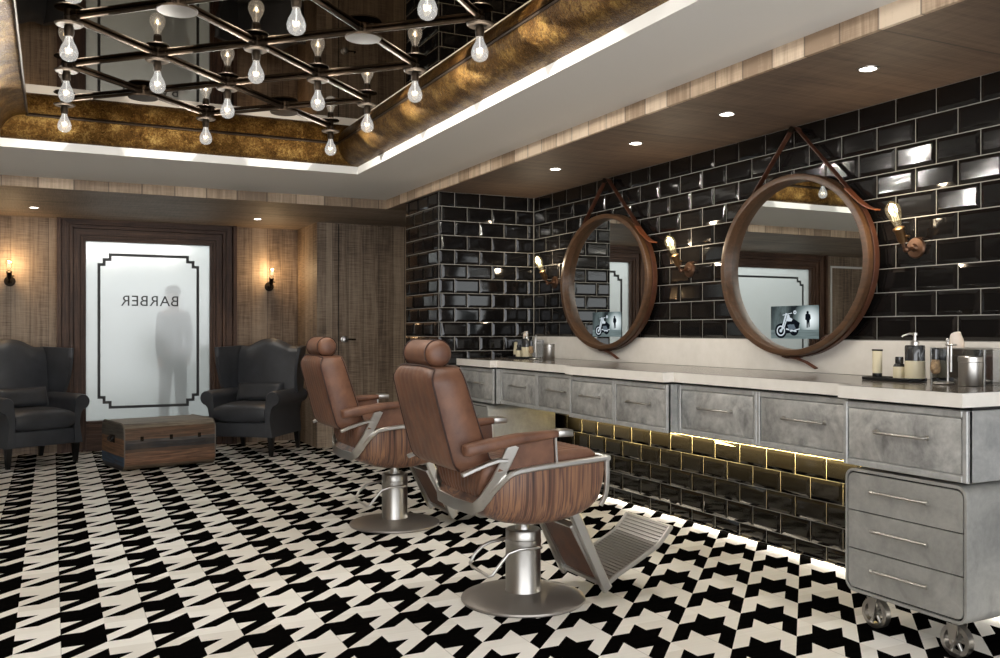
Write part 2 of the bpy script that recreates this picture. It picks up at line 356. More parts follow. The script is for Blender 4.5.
# tiled wall and nib
def tile_plane(to3, a0, a1, b0, b1, phase, tw=.23, th=.12, brow=0.0, g_=None):
    """to3(a,b,h): a along wall, b up, h out of wall; bevelled tiles in running bond"""
    gap = .0022; bev = .021; hh = .0095
    nr = int(math.floor((b0 - brow) / th + 1e-6))
    b = brow + nr * th; r = nr
    while b < b1 - 1e-4:
        lo, hi = max(b, b0), min(b + th, b1)
        a = a0 - ((a0 - phase - (r % 2) * tw / 2) % tw)
        while a < a1 - 1e-4:
            p, q = max(a, a0), min(a + tw, a1)
            if q - p > .02 and hi - lo > .02:
                t1, t2 = random.gauss(0, .0009), random.gauss(0, .0009)
                bb = min(bev, (hi - lo) * .3, (q - p) * .3)
                o = [(p + gap, lo + gap), (q - gap, lo + gap), (q - gap, hi - gap), (p + gap, hi - gap)]
                i_ = [(p + bb, lo + bb), (q - bb, lo + bb), (q - bb, hi - bb), (p + bb, hi - bb)]
                hs = [hh + t1 * (-1 if j in (0, 3) else 1) + t2 * (-1 if j < 2 else 1) for j in range(4)]
                vs = [to3(x, y, -.002) for x, y in o] + [to3(x, y, .001) for x, y in o] + [to3(x, y, h) for (x, y), h in zip(i_, hs)]
                fs = [(8, 9, 10, 11)]
                for j in range(4):
                    k2 = (j + 1) % 4; fs += [(4 + j, 4 + k2, 8 + k2, 8 + j), (j, k2, 4 + k2, 4 + j)]
                g_.add(vs, fs)
            a += tw
        b += th; r += 1
NX, NY0, NY1 = 2.865, 6.95, 7.72
wr = struct(G().box(XW, XW + .1, YF, 9.6, 0, ZS).build('wall_right', M['grout'], smooth=False))
g = G()
tile_plane(lambda a, b, h: (XW - h, a, b), -1.4, NY0, 1.2, ZS, 2.945 + .115, brow=0.0, g_=g)
tile_plane(lambda a, b, h: (XW - h, a, b), -1.4, NY0, 0, .955, 3.856 + .115, brow=.08, g_=g)
g.build('wall_tile', M['tile'], wr, smooth=False)
nb = struct(G().box(NX, XW, NY0, NY1, 0, ZS).build('wall_nib', M['grout'], smooth=False))
g = G()
tile_plane(lambda a, b, h: (a, NY0 - h, b), NX, XW - .006, 0, ZS, 3.007 + .115, brow=0.0, g_=g)
tile_plane(lambda a, b, h: (NX - h, a, b), NY0, NY1, 0, ZS, 7.05, brow=0.0, g_=g)
g.build('wall_tile', M['tile'], nb, smooth=False)

# ------------------------------------------------------------------ frosted windows
def make_window(name, x0, x1, text=True):
    w = struct(G().box(x0, x1, YB + .03, YB + .038, Z1, Z2).build(name, M['frost'], smooth=False))
    y0 = YB
    # moulded frame: three stepped mitred rings
    def ring(g, a, b, dep):
        X0, X1, ZZ0, ZZ1 = x0 - b, x1 + b, 0.0, Z2 + b; i0, i1, j1 = x0 - a, x1 + a, Z2 + a
        g.prism([(X0, y0 - dep, ZZ0), (i0, y0 - dep, ZZ0), (i0, y0 - dep, j1), (X0, y0 - dep, ZZ1)], (0, dep + .06, 0))
        g.prism([(i1, y0 - dep, ZZ0), (X1, y0 - dep, ZZ0), (X1, y0 - dep, ZZ1), (i1, y0 - dep, j1)], (0, dep + .06, 0))
    def head(g, a, b, dep):
        X0, X1, ZZ1 = x0 - b, x1 + b, Z2 + b; i0, i1, j1 = x0 - a, x1 + a, Z2 + a
        g.prism([(X0, y0 - dep, ZZ1), (i0, y0 - dep, j1), (i1, y0 - dep, j1), (X1, y0 - dep, ZZ1)], (0, dep + .06, 0))
    g = G(); h = G(); EP = ((.0, .028, .012), (.028, .05, .045), (.05, .058, .02), (.058, .115, .05), (.115, .125, .02), (.125, .155, .075), (.155, .163, .03), (.163, .225, .06), (.225, .234, .03), (.234, .272, .1))
    for e in EP: ring(g, *e); head(h, *e)
    for a, b, dep in ((Z1 - .03, Z1, .03), (Z1 - .06, Z1 - .03, .055), (.17, Z1 - .06, .045), (.14, .17, .065), (0, .14, .055)): h.box(x0, x1, y0 - dep, y0 + .06, a, b)
    g.build('frame_jamb', M['walnut_v'], w, smooth=False); h.build('frame_rail', M['walnut_h'], w, smooth=False)
    # stepped line border
    xa, xb, za, zb = x0 + .11, x1 - .11, .427, 2.063; s = .043; t = .029; yv = YB + .026
    def path(i):
        A = xa + i; Bx = xb - i; C = za + i; D = zb - i
        st_ = [(0, 2.5), (1.15, 2.5), (1.15, 1.25), (2.5, 1.25), (2.5, 0)]
        pts = [(A + a * s, D - b * s) for a, b in st_]
        pts += [(Bx - a * s, D - b * s) for a, b in reversed(st_)]
        pts += [(Bx - a * s, C + b * s) for a, b in st_]
        pts += [(A + a * s, C + b * s) for a, b in reversed(st_)]
        return pts
    P, Q = path(0), path(t); g = G(); nP = len(P)
    vs = [(x, yv, z) for x, z in P] + [(x, yv, z) for x, z in Q] + [(x, yv + .003, z) for x, z in P] + [(x, yv + .003, z) for x, z in Q]
    fs = []
    for i in range(nP):
        j = (i + 1) % nP
        fs += [(i, j, nP + j, nP + i), (2 * nP + i, 3 * nP + i, 3 * nP + j, 2 * nP + j), (i, 2 * nP + i, 2 * nP + j, j), (nP + i, nP + j, 3 * nP + j, 3 * nP + i)]
    g.add(vs, fs); g.build('border_line', M['vinyl'], w, smooth=False)
    if not text: return w
    cu = bpy.data.curves.new('lettering', 'FONT'); cu.body = 'BARBER'; cu.align_x = 'CENTER'; cu.size = .165; cu.extrude = .001; cu.space_character = 1.08
    to = bpy.data.objects.new('tmp', cu); COL.objects.link(to); bpy.context.view_layer.update()
    me = bpy.data.meshes.new_from_object(to.evaluated_get(bpy.context.evaluated_depsgraph_get())); bpy.data.objects.remove(to)
    xs = [v.co.x for v in me.vertices]; wd = max(xs) - min(xs); cxx = (max(xs) + min(xs)) / 2; k = .575 / wd
    for v in me.vertices: v.co = Vector((-(v.co.x - cxx) * k + (x0 + x1) / 2 + .004, yv + v.co.z, v.co.y * k + 1.512))
    me.materials.append(M['vinyl']); o = bpy.data.objects.new('lettering', me); COL.objects.link(o); o.parent = w
    return w
make_window('window_1', W1, W2)
make_window('window_2', W3, W4, False)
# bright space behind the frosted glass
struct(G().box(XL, 3.2, 11.9, 12.0, -.05, 2.9).build('wall_outside', M['out_wall'], smooth=False))
struct(G().box(XL, 3.2, 10.5, 11.9, -.05, 0).build('floor_outside', M['out_wall'], smooth=False))
struct(G().box(XL, 3.2, YB + .12, 12.0, 2.9, 3.0).build('ceiling_light_block', M['out_wall'], smooth=False))  # added cover, out of view: keeps world light from behind the panes
struct(G().box(3.2, 3.3, 10.47, 12.0, -.05, 3.0).box(XL - .1, XL, 10.47, 12.0, -.05, 3.0).build('wall_light_block_ends', M['out_wall'], smooth=False))  # unseen end walls, added to shut out world light from the sides
struct(G().box(XL, 3.2, YB + .12, YB + .2, ZS, 2.9).box(2.62, 3.2, YB + .12, YB + .2, -.05, ZS).build('wall_light_block_front', M['out_wall'], smooth=False))  # unseen filler added around the back wall, closes the gaps to world light

# ------------------------------------------------------------------ lights helper
def area(name, loc, rot, sx, sy, power, col=(1, 1, 1), spread=180):
    L = bpy.data.lights.new(name, 'AREA'); L.shape = 'RECTANGLE'; L.size = sx; L.size_y = sy; L.energy = power; L.color = col; L.spread = math.radians(spread)
    o = bpy.data.objects.new(name, L); COL.objects.link(o); o.location = loc; o.rotation_euler = rot; return o
def point(name, loc, power, col, r=.02):
    L = bpy.data.lights.new(name, 'POINT'); L.energy = power; L.color = col; L.shadow_soft_size = r
    o = bpy.data.objects.new(name, L); COL.objects.link(o); o.location = loc; return o
def spot(name, loc, power, col, ang=90, blend=.6, r=.03):
    L = bpy.data.lights.new(name, 'SPOT'); L.energy = power; L.color = col; L.spot_size = math.radians(ang); L.spot_blend = blend; L.shadow_soft_size = r
    o = bpy.data.objects.new(name, L); COL.objects.link(o); o.location = loc; return o

# ------------------------------------------------------------------ downlights
def downlight(x, y, label, group):
    t = thing('downlight', label, 'ceiling light', (x, y, ZS), 0, group)
    G().lathe([(.036, -.001), (.036, -.004), (.046, -.004), (.048, -.001), (.048, .004), (.036, .004)], n=28).build('trim_ring', M['steel'], t)
    G().cyl((0, 0, -.0015), (0, 0, .004), .036, n=28).build('lens', M['lens'], t)
    spot('downlight_beam', (x, y, ZS - .01), DL, (1, .94, .86), 100, .8)
DL = 16
for y, lb in ((2.86, 'wooden soffit downlight nearest the camera, right of the near mirror'), (3.79, 'second soffit downlight from the camera, over the near mirror'), (4.63, 'soffit downlight midway between the two round mirrors'), (5.62, 'farthest soffit downlight, by the far mirror')):
    downlight(3.213, y, lb, 'downlights along the mirror soffit')
downlight(-.15, 9.53, 'recessed downlight over the left wing armchair', 'downlights by the back wall')
downlight(1.9, 9.5, 'recessed downlight over the right wing armchair', 'downlights by the back wall')

# ------------------------------------------------------------------ chandelier
ch = thing('chandelier', 'dark bronze lattice pipe chandelier with bare bulbs under the mirrored ceiling panel', 'chandelier', (0.92, 4.2, ZM))
ZP = -.011
def cn(i, j): return Vector((.07 + .425 * i - .92, (6.30 if i % 2 == 0 else 5.883) - .834 * j - 4.2, ZP))
NJ = 5
hub0 = bulb0 = plate0 = None
pipe_g = G().cyl((0, 0, 0), (.595, 0, 0), .0105, n=12).cyl((.012, 0, 0), (.05, 0, 0), .0145, n=12).cyl((.545, 0, 0), (.583, 0, 0), .0145, n=12)
pipe0 = None
def inst(src, g, name, mat, loc, rz=0, parent=ch):
    if src is None: o = g.build(name, mat, parent)
    else: o = src.copy(); COL.objects.link(o); o.parent = parent
    o.location = loc; o.rotation_euler = (0, 0, rz); return o
hub_g = G().cyl((0, 0, -.03), (0, 0, .009), .022, n=16).lathe([(.0, -.034), (.055, -.034), (.062, -.028), (.062, -.024), (.0, -.018)]).lathe([(.016, -.085), (.02, -.08), (.022, -.05), (.018, -.034)], n=16)
plate_g = G().cyl((0, 0, -.03), (0, 0, .009), .026, n=16).lathe([(.0, -.036), (.085, -.034), (.088, -.026), (.0, -.018)])
BPR = [(.0155, .0), (.0165, -.012), (.022, -.03), (.034, -.052), (.0405, -.075), (.038, -.095), (.028, -.11), (.013, -.1175), (.0003, -.119)]
for i in range(5):
    for j in range(NJ):
        p = cn(i, j); has = ((i % 2 == 0) or (j % 2 == 1)) and not (i in (0, 4) and j == 4)
        if has:
            h = hub0 = inst(hub0, hub_g, 'hub', M['bronze_d'], p)
            b = bulb0 = inst(bulb0, G().lathe(BPR, (0, 0, -.08), n=24), 'bulb', M['bulb'], p)
            f = G()
            f.tube([(.014 * math.cos(a), .014 * math.sin(a), -.15 + .009 * math.sin(a * 2.5)) for a in [k * .45 for k in range(13)]], .0032, 6)
            fo = f.build('filament', M['fil_w'], b)
            G().cyl((0, 0, -.08), (0, 0, -.14), .003, n=8).build('stem', M['white'], b)
            wp = ch.location + p
            point('bulb_light', (wp.x, wp.y, wp.z - .15), 11.5, (1, .93, .83), .0)
        else:
            plate0 = inst(plate0, plate_g, 'ceiling_rose', M['bronze'], p)
        if i % 2 == 1:
            for di in (-1, 1):
                for dj in (0, 1):
                    jj = j + dj
                    if 0 <= jj < NJ:
                        q2 = cn(i + di, jj); e = q2 - p
                        pipe0 = inst(pipe0, pipe_g, 'pipe', M['bronze'], p, math.atan2(e.y, e.x))

# ------------------------------------------------------------------ wall sconces
def make_sconce(label, group):
    # local: wall at x=0, room towards -x
    t = thing('wall_sconce', label, 'wall lamp', (0, 0, 0), 0, group)
    G().lathe([(.0, 0), (.052, 0), (.052, .004), (.047, .012), (.02, .016), (.014, .03), (.0, .032)], (0, 0, 0), (-1, 0, 0)).build('back_plate', M['copper'], t)
    G().tube([(-.02, 0, 0), (-.065, 0, -.012), (-.085, 0, .0), (-.095, 0, .028)], .0085, 10).sphere((-.07, 0, -.01), .016).build('arm', M['copper'], t)
    ax = Vector((-.42, 0, .91)).normalized(); o = Vector((-.095, 0, .03))
    so = G().lathe([(.0, -.01), (.018, -.008), (.022, .004), (.024, .05), (.028, .058), (.028, .066), (.02, .07), (.0, .07)], o, ax, 20).cyl(o + ax * .02 + Vector((0, -.024, 0)), o + ax * .02 + Vector((0, -.044, 0)), .007, n=10).build('socket', M['brass'], t)
    b = G().lathe([(.014, .068), (.017, .085), (.031, .13), (.036, .155), (.032, .178), (.016, .196), (.004, .203), (.0004, .204)], o, ax, 24).build('bulb', M['edison'], t)
    d_, a_, b_ = G().frame(ax)
    f = G()
    pts = []
    for k in range(9):
        for hgt in ((.105, .17) if k % 2 == 0 else (.17, .105)):
            an = k * 2 * PI / 9; pts.append(o + ax * hgt + a_ * (.014 * math.cos(an)) + b_ * (.014 * math.sin(an)))
    f.tube(pts, .0018, 5)
    f.build('filament', M['fil_e'], b)
    t['lamp'] = 1
    return t, o + ax * .15
s0, bl = make_sconce('wall sconce with lit filament bulb right of the near mirror', 'filament sconces between the mirrors')
s0.location = (XW - .007, 3.05, 1.65)
SC = [(s0, 0)]
for y, lb in ((4.79, 'wall sconce with lit filament bulb between the two round mirrors'), (6.57, 'wall sconce with filament bulb left of the far mirror, by the tiled corner')):
    SC.append((dup(s0, (XW - .007, y, 1.65), 0, lb), 0))
for x, lb in ((-.38, 'dark wall sconce glowing on the wooden wall above the left armchair'), (2.2, 'dark wall sconce glowing on the wooden wall above the right armchair')):
    o = dup(s0, (x, YB, 1.745), -PI / 2, lb); o.rotation_euler = (0, 0, PI / 2 + PI + PI) if False else (0, 0, PI / 2); o['group'] = 'sconces on the wooden back wall'
    for c_ in o.children:
        if c_.name.split('.')[0] in ('back_plate', 'arm', 'socket'): c_.material_slots[0].link = 'OBJECT'; c_.material_slots[0].material = M['bronze_d']
    SC.append((o, PI / 2))
bpy.context.view_layer.update()
for o, r in SC:
    wp = o.matrix_world @ bl
    back = r != 0
    point('sconce_light', wp, 8 if back else 7, (1, .70, .40) if back else (1, .84, .64), .022)

# ------------------------------------------------------------------ round mirrors
def make_mirror(label):
    # local: wall plane x=0, room -x, centre at origin
    t = thing('wall_mirror', label, 'mirror', (0, 0, 0), 0, 'round strap mirrors over the worktop')
    R = .515
    prof = [(R - .036, -.024), (R - .036, -.078), (R - .032, -.085), (R - .008, -.086), (R - .002, -.083), (R, -.076), (R, -.050), (R - .006, -.046), (R - .006, -.040), (R, -.036), (R, -.004), (R - .02, 0), (R - .06, 0), (R - .05, -.016)]
    nn = 96
    g = G(); rings = []
    for i in range(nn + 1):
        a = 2 * PI * i / nn; rings.append([(x, r * math.cos(a), r * math.sin(a)) for r, x in prof])
    g.loft(rings, close=True, cap=False)
    fr = g.build('frame', M['frame_wood'], t)
    G().cyl((-.03, 0, 0), (-.012, 0, 0), R - .034, n=96).build('mirror_glass', M['mirror'], t)
    # strap around the rim, then up to the peg
    g = G(); a0 = math.radians(42); pts = []; sd = []
    pk = Vector((-.03, 0, .775))
    pts.append(pk + Vector((0, -.022, .0)))
    for i in range(0, 65):
        a = a0 + (-2 * PI + (PI - 2 * a0)) * i / 64 * 1.0
        pts.append(Vector((-.03, -(R + .004) * math.cos(a), (R + .004) * math.sin(a))))
    pts.append(pk + Vector((0, .022, .0)))
    # tangent straight runs
    g.sweep(pts, .034, .006, (1, 0, 0)); g.build('strap', M['strap'], t)
    G().sweep([(-.026, -.03, .765), (-.026, -.018, .783), (-.026, 0, .79), (-.026, .018, .783), (-.026, .03, .765)], .034, .007, (1, 0, 0)).build('strap_loop', M['strap'], t)
    G().cyl((.018, 0, .775), (-.05, 0, .775), .011, n=14).lathe([(.0, .0), (.018, 0), (.018, .008), (.0, .012)], (-.048, 0, .775), (-1, 0, 0), 16).build('peg', M['bronze_d'], t)
    # tan tab where the strap is fastened (right side), curled at the end
    c3 = lambda ang, r, x: Vector((x, -r * math.cos(ang), r * math.sin(ang)))
    A = [math.radians(d_) for d_ in (47, 43, 39, 35, 31, 27.5, 25)]
    rr = [.523, .524, .526, .532, .544, .563, .588]
    tb = G().sweep([c3(a, r, -.045) for a, r in zip(A, rr)], .046, .007, (1, 0, 0)).build('strap_tab', M['tan'], t)
    tb['label'] = 'tan leather strap tab'
    G().sweep([(-.04, -.05, -R - .001), (-.04, -.02, -R - .008), (-.04, .03, -R - .008), (-.04, .06, -R - .001)], .044, .012, (1, 0, 0)).build('strap_keeper', M['strap'], t)
    G().sweep([(-.06, .0, -R - .006), (-.07, -.06, -R - .012), (-.08, -.13, -R - .03), (-.085, -.2, -R - .062)], .022, .005, (1, 0, .3)).build('strap_tail', M['strap'], t)
    # small screen set in the glass: motorcycle and walking figure on a grey street
    SX = -.0307; y0, y1, z0, z1 = .168, -.166, -.416, -.228
    n = N('screen_picture'); v = n.obj(); s3 = n.sep(v)
    u = n.m('DIVIDE', n.m('SUBTRACT', y0, s3[1]), y0 - y1); w_ = n.m('DIVIDE', n.m('SUBTRACT', s3[2], z0), z1 - z0)
    dx = n.m('SUBTRACT', u, .82); dz = n.m('MULTIPLY', n.m('SUBTRACT', w_, .58), .62)
    rr2 = n.m('SQRT', n.m('ADD', n.m('MULTIPLY', dx, dx), n.m('MULTIPLY', dz, dz)))
    glow = n.m('SUBTRACT', 1.0, n.m('DIVIDE', rr2, .36), clamp=True)
    tr = n.noise(n.mapv(v, 1, 26, 10), 1, 3, .6)
    left = n.m('MULTIPLY', n.m('SUBTRACT', 1.0, n.m('MULTIPLY', n.m('ABSOLUTE', n.m('SUBTRACT', u, .2)), 4.0), clamp=True), n.m('MULTIPLY', n.m('POWER', tr, 2.0), .95))
    gy = n.m('MULTIPLY', n.m('LESS_THAN', w_, .27), n.m('ADD', .12, n.m('MULTIPLY', n.noise(n.mapv(v, 1, 8, 90), 1, 2), .35)))
    sky = n.m('MULTIPLY', n.m('GREATER_THAN', w_, .27), n.m('ADD', n.m('POWER', glow, .8), left))
    val = n.m('ADD', n.m('ADD', gy, sky), .03, clamp=True)
    e = n.n('ShaderNodeEmission'); n.l(n.ramp(val, [(0, rgb(10, 14, 18)), (.4, rgb(110, 124, 124)), (1, rgb(236, 246, 248))]), e.inputs[0]); e.inputs[1].default_value = .85
    scm = n.done(e.outputs[0])
    sp = G().quad((SX, y0, z0), (SX, y1, z0), (SX, y1, z1), (SX, y0, z1)).build('screen', scm, t, smooth=False)
    H_ = z1 - z0; WW = y0 - y1
    def P2(a, b, k=.0006): return (SX - k, y0 - a * WW, z0 + b * H_)
    dk = emit('screen_dark', rgb(16, 20, 26), .8); lt = emit('screen_light', rgb(196, 206, 214), .8); md = emit('screen_mid', rgb(92, 104, 114), .8)
    ar = WW / H_
    def disc(g, cx, cz, r, k, ri=0, n_=24):
        o_ = [P2(cx + r / ar * math.cos(2 * PI * i / n_), cz + r * math.sin(2 * PI * i / n_), k) for i in range(n_)]
        if ri:
            q_ = [P2(cx + ri / ar * math.cos(2 * PI * i / n_), cz + ri * math.sin(2 * PI * i / n_), k) for i in range(n_)]
            g.add(o_ + q_, [(i, (i + 1) % n_, n_ + (i + 1) % n_, n_ + i) for i in range(n_)])
        else: g.add(o_, [tuple(range(n_))])
    g = G(); disc(g, .22, .24, .23, .0006); disc(g, .5, .26, .17, .0006)
    g.add([P2(a, b) for a, b in ((.22, .45), (.33, .62), (.5, .6), (.62, .48), (.58, .2), (.3, .15))], [(0, 1, 2, 3, 4, 5)])
    # walking figure
    disc(g, .78, .79, .045, .0008)
    g.add([P2(a, b, .0008) for a, b in ((.735, .73), (.76, .755), (.80, .755), (.835, .72), (.845, .6), (.82, .55), (.822, .36), (.80, .33), (.79, .5), (.782, .33), (.76, .33), (.757, .55), (.73, .58))], [tuple(range(13))])
    g.build('picture_dark', dk, sp, smooth=False)
    g = G(); disc(g, .22, .24, .16, .001, .12); disc(g, .22, .24, .05, .001); disc(g, .38, .68, .05, .0011); disc(g, .52, .8, .06, .0011, .02)
    for a, b, c_, d2, w3 in ((.24, .26, .34, .78, .022), (.28, .3, .38, .74, .014), (.26, .72, .46, .78, .012), (.33, .3, .55, .22, .02), (.42, .22, .62, .3, .014)):
        L_ = math.hypot(c_ - a, d2 - b); nx, nz = -(d2 - b) / L_ * w3 / ar * 1.4, (c_ - a) / L_ * w3
        g.add([P2(a + nx, b + nz, .001), P2(c_ + nx, d2 + nz, .001), P2(c_ - nx, d2 - nz, .001), P2(a - nx, b - nz, .001)], [(0, 1, 2, 3)])
    g.add([P2(a, b, .0011) for a, b in ((.33, .58), (.4, .66), (.47, .6), (.45, .53), (.36, .53))], [(0, 1, 2, 3, 4)])
    g.build('picture_light', lt, sp, smooth=False)
    g = G(); disc(g, .42, .36, .08, .0012, .03)
    g.add([P2(a, b, .0012) for a, b in ((.36, .42), (.5, .44), (.54, .3), (.4, .26))], [(0, 1, 2, 3)])
    g.build('picture_grey', md, sp, smooth=False)
    return t
m1_ = make_mirror('round strap-hung mirror with inset screen, the nearer and larger looking')
m1_.location = (3.733, 3.805, 1.61); m1_.scale = (1, 1.085, .975)
m2_ = dup(m1_, (3.733, 5.71, 1.61), 0, 'round strap-hung mirror with inset screen, the farther, beside the tiled corner')
m2_.scale = (1, 1.16, .975)

# ------------------------------------------------------------------ worktop and cabinets
BAYS = [(2.24, 2.83, 3.0, 1), (2.83, 4.08, 3.085, 2), (4.08, 5.14, 3.01, 2), (5.14, 6.30, 3.085, 2), (6.30, 6.94, 3.02, 1)]
wt = thing('worktop', 'long pale stone worktop with stepped front edge under the mirrors', 'worktop', (3.4, 4.6, .965))
pl = []
for a, b, x, k in BAYS: pl += [(x - 3.4, a - 4.6), (x - 3.4, b - 4.6)]
poly = pl + [(XW - .002 - 3.4, 6.938 - 4.6), (XW - .002 - 3.4, 2.24 - 4.6)]
G().prism([(x, y, 0) for x, y in poly], (0, 0, .053)).build('slab', M['stone'], wt, smooth=False)
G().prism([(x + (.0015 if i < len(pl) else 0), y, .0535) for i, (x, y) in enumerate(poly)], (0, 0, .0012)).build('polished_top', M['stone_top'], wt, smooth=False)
G().box(3.735 - 3.4, XW - .002 - 3.4, 2.24 - 4.6 - .6, 6.938 - 4.6, .056, .233).build('backsplash', M['stone'], wt, smooth=False)
def make_handle(g, y0, y1, x, z, st=.03):
    g.tube([(x, y0, z), (x - st * .7, y0, z), (x - st, y0 + .012, z), (x - st, y1 - .012, z), (x - st * .7, y1, z), (x, y1, z)], .0062, 10)
    for y in (y0, y1): g.cyl((x, y, z), (x - .004, y, z), .011, n=12)
CL = ['zinc drawer cabinet with one wide drawer at the near end, above the near cart', 'zinc cabinet with two drawers, set back under the nearer mirror', 'zinc cabinet with two drawers standing proud between the mirrors', 'zinc cabinet with two drawers, set back under the farther mirror', 'zinc drawer cabinet with one drawer at the far end by the tiled corner']
for (a, b, x, k), lb in zip(BAYS, CL):
    xf = x + .028; zb, zt = .683, .952
    t = thing('drawer_cabinet', lb, 'cabinet', (xf, (a + b) / 2, zb), 0, 'zinc drawer cabinets under the worktop')
    h = (b - a) / 2 - .0015; H_ = zt - zb
    g = G(); D_ = XW - .01 - xf; w0 = .022
    g.rbox(.012, D_, -h, h, 0, H_, .003, 1)
    n_ = k; cw = 2 * h / n_
    for i in range(n_):
        ya = -h + i * cw; yb = ya + cw
        g.rbox(0, .03, ya, ya + w0, 0, H_, .003, 1).rbox(0, .03, yb - w0, yb, 0, H_, .003, 1).rbox(0, .03, ya + w0, yb - w0, 0, .026, .003, 1).rbox(0, .03, ya + w0, yb - w0, H_ - .026, H_, .003, 1)
    g.build('carcass', M['zinc_l'], t, angle=30)
    G().box(.03, D_, -h, h, H_ + .0005, H_ + .0125).build('shadow_gap', M['dark_gap'], t, smooth=False)
    for i in range(n_):
        ya = -h + i * cw + w0 + .005; yb = -h + (i + 1) * cw - w0 - .005
        d = G().rbox(.004, .02, ya, yb, .031, H_ - .031, .004, 2).build('drawer', M['zinc'], t)
        yc = (ya + yb) / 2; hw = .4 * min(.36, (yb - ya) * .55)
        g = G(); make_handle(g, yc - hw, yc + hw, .004, H_ * .56); g.build('handle', M['brass'] if False else M['steel'], d)

# ------------------------------------------------------------------ rolling drawer carts
def make_cart(label):
    # local origin: floor below middle of front; x into the wall, y along
    t = thing('drawer_cart', label, 'cart', (3.035, 2.535, 0), 0, 'rolling drawer carts under the worktop')
    y0, y1, z0, z1, D_ = -.288, .288, .15, .670, .6; r = .045
    def rr(y0, y1, z0, z1, r, n=6):
        P = []
        for cy, cz, a in ((y1 - r, z1 - r, 0), (y0 + r, z1 - r, 90), (y0 + r, z0 + r, 180), (y1 - r, z0 + r, 270)):
            for i in range(n + 1):
                b = math.radians(a + 90 * i / n); P.append((cy + r * math.cos(b), cz + r * math.sin(b)))
        return P
    O = rr(y0, y1, z0, z1, r); I = rr(y0 + .012, y1 - .012, z0 + .012, z1 - .012, r - .012)
    g = G()
    g.loft([[(D_, y, z) for y, z in O], [(0.006, y, z) for y, z in O], [(0, y * .995, z) for y, z in O], [(0, y, z) for y, z in I], [(.03, y, z) for y, z in I]], cap=True)
    g.build('body', M['zinc_cart'], t, angle=50)
    G().prism([(.012, y * .998, z) for y, z in I], (.01, 0, 0)).build('recess', M['dark_gap'], t, smooth=False)
    zs = [z0 + .017, z0 + .182, z0 + .343, z1 - .017]
    for i in range(3):
        a, b = zs[i] + .0025, zs[i + 1] - .0025
        P = []; rc = .029
        A = rr(y0 + .017, y1 - .017, zs[0] + .0025, zs[3] - .0025, rc, 6)
        P = [(y, min(max(z, a), b)) for y, z in A]
        Q = []
        for p_ in P:
            if not Q or math.dist(Q[-1], p_) > 1e-5: Q.append(p_)
        if math.dist(Q[0], Q[-1]) < 1e-5: Q.pop()
        if i == 1: Q = [(y0 + .017, a), (y1 - .017, a), (y1 - .017, b), (y0 + .017, b)]
        if i == 0: Q = [q_ for q_ in Q if q_[1] < b - 1e-6] ; Q = sorted(Q, key=lambda q_: q_[0]) ; Q = Q + [(y1 - .017, b), (y0 + .017, b)]
        if i == 2: Q = [q_ for q_ in Q if q_[1] > a + 1e-6] ; Q = sorted(Q, key=lambda q_: -q_[0]) ; Q = Q + [(y0 + .017, a), (y1 - .017, a)]
        d = G().prism([(.001, y, z) for y, z in Q], (.012, 0, 0)).build('drawer', M['zinc_cart'], t, smooth=False)
        zc = (a + b) / 2 + .012; g = G()
        g.tube([(-.024, -.125, zc), (-.024, .125, zc)], .0055, 10).tube([(.002, -.115, zc), (-.024, -.115, zc)], .005, 8).tube([(.002, .115, zc), (-.024, .115, zc)], .005, 8).cyl((-.024, -.135, zc), (-.024, -.12, zc), .008, n=10).cyl((-.024, .12, zc), (-.024, .135, zc), .008, n=10)
        g.build('handle', M['steel'], d)
    for x in (.075, .52):
        for y in (-.19, .19):
            ca = G()
            ca.rbox(x - .035, x + .035, y - .035, y + .035, .143, .155, .003, 1).cyl((x, y, .128), (x, y, .144), .02, n=16)
            for s in (-1, 1):
                ca.prism([(x + s * .026, y - .024, .13), (x + s * .026, y + .024, .13), (x + s * .026, y + .010, .05), (x + s * .026, y - .010, .05)], (s * .004, 0, 0))
            ca.cyl((x - .034, y, .064), (x + .034, y, .064), .007, n=10)
            co = ca.build('caster', M['steel'], t)
            rg = [[(x + s2, y + r_ * math.cos(2 * PI * i / 36), .064 + r_ * math.sin(2 * PI * i / 36)) for r_, s2 in ((.046, -.017), (.0625, -.015), (.0625, .015), (.046, .017))] for i in range(37)]
            w = G().loft(rg, close=True, cap=False).cyl((x - .021, y, .064), (x + .021, y, .064), .015, n=18)
            for k in range(6):
                a = k * PI / 3; w.sweep([(x, y + .012 * math.cos(a), .064 + .012 * math.sin(a)), (x, y + .05 * math.cos(a), .064 + .05 * math.sin(a))], .014, .012, (1, 0, 0))
            w.build('wheel', M['steel'], co)
    return t
cart = make_cart('grey steel cart with three drawers and spoked casters under the near end of the worktop')
dup(cart, (3.035, 6.65, 0), 0, 'grey steel drawer cart under the far end of the worktop, half hidden by chair')

